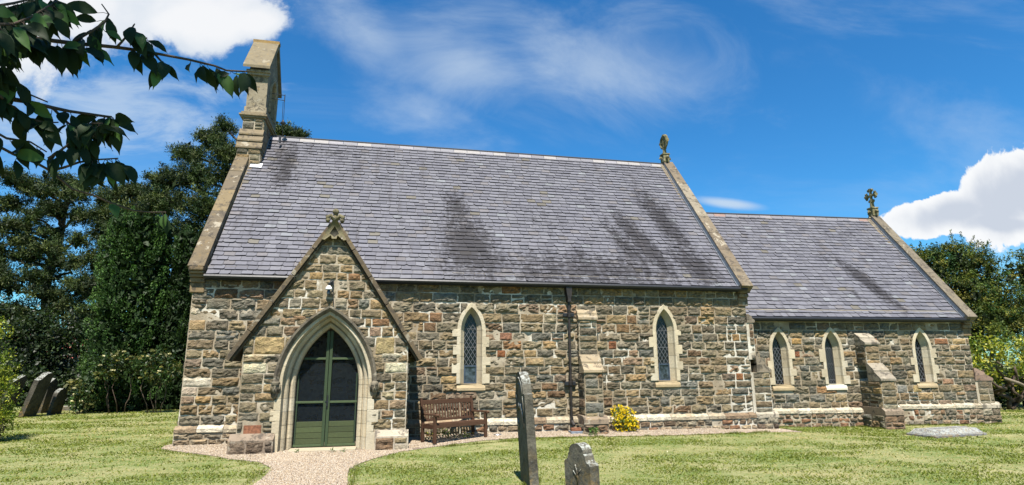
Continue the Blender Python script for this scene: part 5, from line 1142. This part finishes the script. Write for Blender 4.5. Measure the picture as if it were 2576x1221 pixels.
# ------------------------------------------------------------------ gravestones
def headstone(name, base, rz, lean, outline, th, label, m='grave', group=None, carve=None):
    """outline in (s,z); face normal is local -Y; lean = tilt about local X"""
    root = empty(name, base, rot=(lean, 0, rz)); tag(root, label, 'gravestone', group)
    mb = MB(); n = len(outline); ctr = (sum(p[0] for p in outline)/n, sum(p[1] for p in outline)/n)
    F = frame((0, 0, 0), (1, 0, 0), (0, -1, 0)); mb.prism(outline, F, -th/2, th/2); mb.build('slab', M[m], root, bevel=.012)
    if carve:
        for pts, rad in carve: c_ = MB(); c_.tube([F(s, z, th/2+.002) for s, z in pts], rad, 6); c_.build('carving', M[m], root, smooth=True)
    return root
def roundtop(w, h, sh, n=12, drop=.0, shoulder=.0):
    """round top between shoulders at height sh"""
    hw = w/2-shoulder; pts = [(-w/2, -.25), (w/2, -.25), (w/2, sh-drop)]
    if shoulder: pts += [(w/2, sh), (hw, sh)]
    pts += [(hw*math.cos(math.pi*i/n), sh+(h-sh)*math.sin(math.pi*i/n)) for i in range(0 if not shoulder else 1, n+1)]
    if shoulder: pts += [(-hw, sh), (-w/2, sh)]
    return [p for i, p in enumerate(pts) if i == 0 or (abs(p[0]-pts[i-1][0])+abs(p[1]-pts[i-1][1])) > 1e-4]
arc = lambda r_, z0, h, a0=0, a1=math.pi, n=14: [(r_*math.cos(a0+(a1-a0)*i/n), z0+h*math.sin(a0+(a1-a0)*i/n)) for i in range(n+1)]
headstone('gravestone', (2.17, -6.02, -.02), R(-93), R(3.5), roundtop(.80, 1.68, 1.36, 14, 0, .07), .125, 'tall narrow leaning gravestone with rounded top, edge-on in front of the nave', carve=[(arc(.27, 1.33, .26), .016), (arc(.21, 1.30, .20), .013), ([(-.27, 1.33), (-.27, 1.0)], .014), ([(.27, 1.33), (.27, 1.0)], .014), ([(-.18, 1.1), (-.08, 1.2), (0, 1.12), (.08, 1.2), (.2, 1.0), (.24, .86)], .022), ([(-.3, .95), (-.2, .88), (-.26, .8)], .02)])
sm = [(-.27, -.25), (.27, -.25), (.27, .47), (.25, .50), (.22, .50), (.19, .535), (.175, .59), (.15, .61), (.15, .63)]+[(.15*math.cos(math.pi*i/10), .63+.10*math.sin(math.pi*i/10)) for i in range(1, 10)]+[(-.15, .63), (-.15, .61), (-.175, .59), (-.19, .535), (-.22, .50), (-.25, .50), (-.27, .47)]
headstone('gravestone', (2.60, -7.22, 0), R(-70), R(2), sm, .15, 'small dark gravestone with shaped shoulders at the bottom edge of the photo', carve=[([(0, .18), (.01, .34), (-.03, .46)], .010), ([(0, .3), (-.08, .38)], .008), ([(.01, .34), (.08, .41)], .008)])
G4 = 'leaning gravestones at the far left'
headstone('gravestone', (-13.35, 9.6, 0), R(86), R(16), [(-.34, -.3), (.34, -.3), (.34, 1.42), (.2, 1.56), (-.34, 1.34)], .14, 'leaning gravestone half hidden by the yellow-green bush', m='gravedark', group=G4)
headstone('gravestone', (-12.78, 10.1, 0), R(86), R(14.5), [(-.36, -.3), (.36, -.3), (.36, 1.52), (.26, 1.64), (-.02, 1.60), (-.22, 1.42), (-.36, 1.36)], .16, 'tallest leaning gravestone with slanted top, second from the left', m='gravedark', group=G4)
headstone('gravestone', (-13.2, 12.0, 0), R(88), R(7), [(-.30, -.3), (.30, -.3), (.30, 1.18), (.06, 1.36), (-.30, 1.16)], .13, 'leaning gravestone with pointed top behind the tallest one', m='gravedark', group=G4)
headstone('gravestone', (-12.45, 11.2, 0), R(84), R(10), roundtop(.62, .98, .72), .13, 'short round-topped gravestone nearest the cypress', m='gravedark', group=G4)
mb = MB(); mb.box((-.7, -.3, -.1), (.7, .3, .17)); o = mb.build('kerb_tomb', M['grave'], bevel=.02); o.location = (-13.6, 13.6, 0); tag(o, 'low stone kerb tomb on the grass behind the leaning gravestones', 'tomb')
# coped ledger stone in the grass to the right
root = empty('ledger_tomb', (14.55, -1.75, -.12), R(8)); tag(root, 'low grey lichened grave slab lying in the grass before the chancel', 'tomb')
def frustum(mb, a, b, z0, z1, ins): 
    (x0, y0), (x1, y1) = a, b; mb.add([(x0, y0, z0), (x1, y0, z0), (x1, y1, z0), (x0, y1, z0), (x0+ins, y0+ins, z1), (x1-ins, y0+ins, z1), (x1-ins, y1-ins, z1), (x0+ins, y1-ins, z1)], [(3, 2, 1, 0), (4, 5, 6, 7), (0, 1, 5, 4), (1, 2, 6, 5), (2, 3, 7, 6), (3, 0, 4, 7)])
mb = MB(); frustum(mb, (-.98, -.40), (.98, .40), -.1, .07, .01); mb.build('base', M['gravegrey'], root, bevel=.015)
mb = MB(); frustum(mb, (-.93, -.35), (.93, .35), .072, .19, .10); mb.build('slab', M['gravegrey'], root, bevel=.012)
mb = MB(); mb.bar((-.80, 0, .192), (.80, 0, .192), .08, .03); mb.build('ridge', M['gravegrey'], root, bevel=.008)

# ------------------------------------------------------------------ bench and small things
root = empty('bench', (1.62, -.84, .045), R(29)); tag(root, 'brown slatted wooden bench standing by the wall beside the porch', 'bench')
W1, W2, W3 = (.070, .038, .024), (.058, .031, .02), (.08, .044, .028); L2 = .76
def part(name, fn, **kw): mb_ = MB(); fn(mb_); return mb_.build(name, M['teak'], root, bevel=.005, **kw)
for sx in (-1, 1):
    x = sx*(L2-.035)
    part('leg', lambda m: m.bar((x, -.25, 0), (x, -.25, .60), .065, .065, W1, upv=(0, 1, 0)))
    part('leg', lambda m: (m.bar((x, .25, 0), (x, .25, .42), .065, .06, W2, upv=(0, 1, 0)), m.bar((x, .25, .42), (x, .34, .92), .065, .055, W2, upv=(0, 1, 0))))
    part('armrest', lambda m: (m.bar((x, -.33, .625), (x, .28, .615), .075, .04, W3), m.tube([(x-.035, -.335, .615), (x+.035, -.335, .615)], .032, 8, W3)))
    part('side_rail', lambda m: m.bar((x, -.22, .36), (x, .24, .34), .04, .09, W2))
part('seat_rail', lambda m: m.bar((-L2+.06, -.25, .375), (L2-.06, -.25, .375), .04, .09, W1))
for k in range(6): part('seat_slat', lambda m: m.bar((-L2+.01, -.20+k*.082, .43-.008*k), (L2-.01, -.20+k*.082, .43-.008*k), .066, .022, W3))
part('top_rail', lambda m: m.bar((-L2+.065, .335, .87), (L2-.065, .335, .87), .04, .10, W1)); part('bottom_rail', lambda m: m.bar((-L2+.065, .262, .47), (L2-.065, .262, .47), .035, .055, W1))
for k in range(17): X_ = -L2+.12+k*(2*L2-.24)/16; part('back_slat', lambda m: m.bar((X_, .265, .495), (X_, .332, .83), .040, .015, W1 if k % 3 else W3, upv=(0, 1, 0)))
for sx in (-1, 1): part('finial', lambda m: m.bar((sx*(L2-.035), .34, .92), (sx*(L2-.035), .345, .97), .05, .045, W2, upv=(0, 1, 0)))
mb = MB(); mb.lathe([(.10, 0), (.115, .01), (.10, .055), (.095, .06), (.085, .02), (.001, .015)], 20); o = mb.build('pet_bowl', M['steel'], smooth=True); o.location = (2.72, -.42, .05); tag(o, 'shallow steel bowl on the gravel at the right end of the bench', 'bowl')
root = empty('drain_gully', (4.76, -.36, .0)); tag(root, 'dark drain gully topped with red brick under the downpipe', 'drain'); 
mb = MB(); mb.box((-.17, -.13, -.05), (.17, .13, .12)); mb.build('gully_box', M['lead'], root, bevel=.01)
mb = MB(); mb.box((-.15, -.10, .122), (.11, .0, .20)); mb.build('brick', M['brick'], root, bevel=.008)

# ------------------------------------------------------------------ overhanging cherry
cherry = empty('cherry_tree', (-4.4, -14.3, 0)); tag(cherry, 'cherry tree whose leafy branches hang dark across the upper left corner', 'cherry tree')
TW = {
'B1': [(-1.168, -13.3, 2.648), (-1.213, -13.1, 2.759), (-1.21, -13.0, 2.814), (-1.169, -12.95, 2.838), (-1.119, -12.9, 2.862), (-1.036, -12.8, 2.915), (-0.964, -12.75, 2.937), (-0.934, -12.72, 2.948), (-0.83, -12.65, 2.97), (-0.748, -12.6, 2.979), (-0.7, -12.6, 2.963), (-0.612, -12.6, 2.967)],
'B0': [(-1.173, -13.3, 2.672), (-1.146, -13.15, 2.774), (-1.132, -13.1, 2.833), (-1.11, -13.1, 2.857), (-1.128, -13.0, 2.958)],
'B0b': [(-1.221, -13.2, 2.78), (-1.188, -13.1, 2.873), (-1.132, -13.0, 2.988)],
'B7': [(-0.964, -12.75, 2.937), (-0.96, -12.75, 2.971), (-0.95, -12.75, 2.994)],
'B7b': [(-1.119, -12.9, 2.862), (-1.069, -12.88, 2.93), (-1.051, -12.85, 2.984), (-1.042, -12.85, 3.017), (-1.07, -12.85, 3.054)],
'B7c': [(-1.023, -12.8, 2.916), (-0.99, -12.8, 2.975), (-0.976, -12.8, 3.018)],
'B8': [(-0.931, -12.72, 2.948), (-0.902, -12.72, 2.916), (-0.879, -12.72, 2.894)],
'B6': [(-1.264, -13.1, 2.692), (-1.257, -13.0, 2.693), (-1.223, -13.0, 2.665), (-1.187, -12.95, 2.637), (-1.159, -12.9, 2.636)],
'B3': [(-1.205, -13.2, 2.515), (-1.242, -13.0, 2.598), (-1.19, -12.95, 2.611), (-1.142, -12.9, 2.617), (-1.115, -12.85, 2.629), (-1.023, -12.8, 2.64), (-1.006, -12.8, 2.64)],
'B3b': [(-1.212, -13.05, 2.585), (-1.206, -13.0, 2.575), (-1.174, -12.95, 2.553), (-1.13, -12.95, 2.542), (-1.118, -12.9, 2.566)],
'B3c': [(-1.142, -12.9, 2.617), (-1.112, -12.88, 2.584), (-1.093, -12.85, 2.57), (-1.041, -12.85, 2.59), (-1.008, -12.85, 2.593)],
'B10': [(-1.129, -12.9, 2.436), (-1.102, -12.9, 2.461), (-1.077, -12.88, 2.509), (-1.073, -12.85, 2.531), (-1.029, -12.85, 2.545)],
'B4': [(-1.183, -13.2, 2.387), (-1.215, -13.0, 2.434), (-1.189, -12.97, 2.421), (-1.132, -12.95, 2.402), (-1.115, -12.9, 2.393), (-1.043, -12.9, 2.334), (-1.01, -12.85, 2.333), (-0.973, -12.8, 2.321), (-0.917, -12.75, 2.308), (-0.865, -12.75, 2.304), (-0.82, -12.72, 2.315)],
'B4b': [(-1.227, -13.1, 2.475), (-1.198, -13.0, 2.462), (-1.159, -12.95, 2.472), (-1.137, -12.9, 2.459)],
'B4c': [(-1.115, -12.9, 2.395), (-1.09, -12.88, 2.414), (-1.061, -12.85, 2.446), (-1.021, -12.82, 2.469), (-0.966, -12.8, 2.485)]}
# leaves per twig: (first fraction, last fraction, count)
LV = {'B1': [(.08, .50, 30), (.60, .66, 3), (.80, 1., 11)], 'B0': [(.1, 1, 20)], 'B0b': [(.1, 1, 14)], 'B7': [(.5, 1, 3)], 'B7b': [(.1, .9, 11)], 'B7c': [(.4, 1, 5)], 'B8': [(.6, 1, 3)], 'B6': [(.1, .65, 13)], 'B3': [(.1, .8, 11), (.93, 1., 10)], 'B3b': [(.1, 1, 7)], 'B3c': [(.2, 1, 10)], 'B10': [(.2, 1, 7)], 'B4': [(.05, .36, 7), (.97, 1., 2), (.75, .8, 1)], 'B4b': [(.1, 1, 6)], 'B4c': [(.5, 1, 12)]}
CB = Vector((-4.4, -14.3, 0))
def along(pts, f):
    pts = [Vector(p) for p in pts]; L = [0]
    for a, b in zip(pts, pts[1:]): L.append(L[-1]+(b-a).length)
    t = f*L[-1]
    for i in range(len(pts)-1):
        if t <= L[i+1] or i == len(pts)-2: return pts[i].lerp(pts[i+1], (t-L[i])/max(1e-6, L[i+1]-L[i]))
ROWS = [(0, .0), (.08, .34), (.22, .78), (.38, 1.), (.54, .96), (.68, .74), (.80, .40), (.88, .14), (1., .0)]
def leaf(mb, p, d, face, L, W, c, droop, fold=.25):
    d = d.normalized(); side = d.cross(face).normalized(); nrm = side.cross(d).normalized(); vs = []
    for (t, w) in ROWS:
        bend = droop*t*t; q = p+d*(L*t*(1-.15*bend))+Vector((0, 0, -1))*(L*.35*bend)+nrm*(L*.10*math.sin(t*3.1)); ww = W*w*.5; e = ww*fold
        wob = L*.02*math.sin(t*17+L*99)
        vs += [q-side*ww+nrm*(e+wob), q, q+side*ww+nrm*(e-wob)]
    fs = []
    for i in range(len(ROWS)-1): fs += [(3*i, 3*i+1, 3*i+4, 3*i+3), (3*i+1, 3*i+2, 3*i+5, 3*i+4)]
    mb.add(vs, fs, c)
r9 = random.Random(44); lm = MB(); tm = MB()
for k, pts in TW.items():
    n = len(pts); main = k in ('B1', 'B3'); tm.tube([Vector(p)-CB for p in pts], [(.0075 if main else .0036)*(1-.75*i/(n-1)) +.0014 for i in range(n)], 6)
    for (f0, f1, cnt) in LV[k]:
        cnt = int(cnt*1.45)
        for i in range(cnt):
            f = f0+(f1-f0)*(i+r9.random()*.6)/max(1, cnt); p = along(pts, min(1, f)); sd = r9.choice((-1, 1))
            d = Vector((r9.gauss(.30 if f < .95 else .25, .32), r9.gauss(0, .3), -1+r9.uniform(0, .35))).normalized()
            if r9.random() < .18: d = Vector((r9.choice((-.9, .95)), r9.gauss(0, .3), r9.uniform(-.35, .15))).normalized()
            pe = p+Vector((d.x*.02+r9.gauss(0, .008), d.y*.02, -.004-r9.uniform(0, .018))); tm.tube([p-CB, p.lerp(pe, .5)-CB+Vector((0, 0, .004)), pe-CB], .0011, 4, cap=False)
            L = (r9.uniform(.068, .108) if f < .95 else r9.uniform(.085, .115))*(.75 if k == 'B4' and f > .7 else 1); g_ = r9.uniform(.8, 1.3); c = (.014*g_, .030*g_, .012*g_) if r9.random() < .78 else (.06*g_, .13*g_, .045*g_)
            face = Vector((r9.gauss(.1, .55), -1, r9.gauss(.25, .4))); leaf(lm, pe-CB, d, face, L, L*r9.uniform(.36, .48), c, r9.uniform(.1, .9), r9.uniform(.1, .45))
# boughs joining the twigs to the trunk, all left of the view
for a, b, r0, r1 in (((-4.4, -14.3, 2.9), (-1.9, -13.9, 3.1), .05, .022), ((-1.9, -13.9, 3.1), (-1.168, -13.3, 2.648), .018, .0085), ((-1.9, -13.9, 3.1), (-1.205, -13.2, 2.515), .014, .0085), ((-1.9, -13.9, 3.1), (-1.183, -13.2, 2.387), .012, .005), ((-1.9, -13.9, 3.1), (-1.173, -13.3, 2.672), .01, .005), ((-1.9, -13.9, 3.1), (-1.221, -13.2, 2.78), .01, .005), ((-1.9, -13.9, 3.1), (-1.264, -13.1, 2.692), .009, .005), ((-1.9, -13.9, 3.1), (-1.227, -13.1, 2.475), .009, .005)):
    p_, q_ = limb(Vector(a)-CB, Vector(b)-CB, r0, r1, r0*100, 4, .03); tm.tube(p_, q_, 7)
tm.build('branches', M['bark'], cherry, smooth=True)
lm.build('leaves', mat('cherry leaf', m_leaf, trans=.12, rough=.6, spec=.15), cherry, smooth=True)
foliage_obj('crown', cherry, blob_cards([(1.5, .1, 5.6, 2.2, 1.4, .8), (2.9, .2, 5.5, 1.3, 1.0, .7), (0, 0, 6.2, 2.4, 2., 1.2), (-1.5, -1, 5.5, 2.2, 2., 1.3), (1.2, -1.5, 6.6, 2.4, 1.4, 1.1), (3.0, -.6, 6.2, 1.4, 1.2, .8)], 9, 60, .2, .15, [(.04, .08, .025), (.055, .1, .03)], .3, D=(0, 0, -.8), wid=.5, shell=.2, seed=120), M['leaf'])  # unseen crown mass, added above the view to shade the hanging leaves
trunk_obj('trunk', cherry, [limb((0, 0, -.1), (0, 0, 3.2), .19, .14, 1), limb((0, 0, 2.6), (1.6, .1, 5.4), .11, .03, 2), limb((0, 0, 3.1), (-1.4, -1, 5.4), .11, .03, 3), limb((0, 0, 3.1), (.4, -.4, 6.6), .10, .03, 4), limb((.8, 0, 4.1), (2.9, -.2, 5.6), .06, .02, 5)], M['bark'])
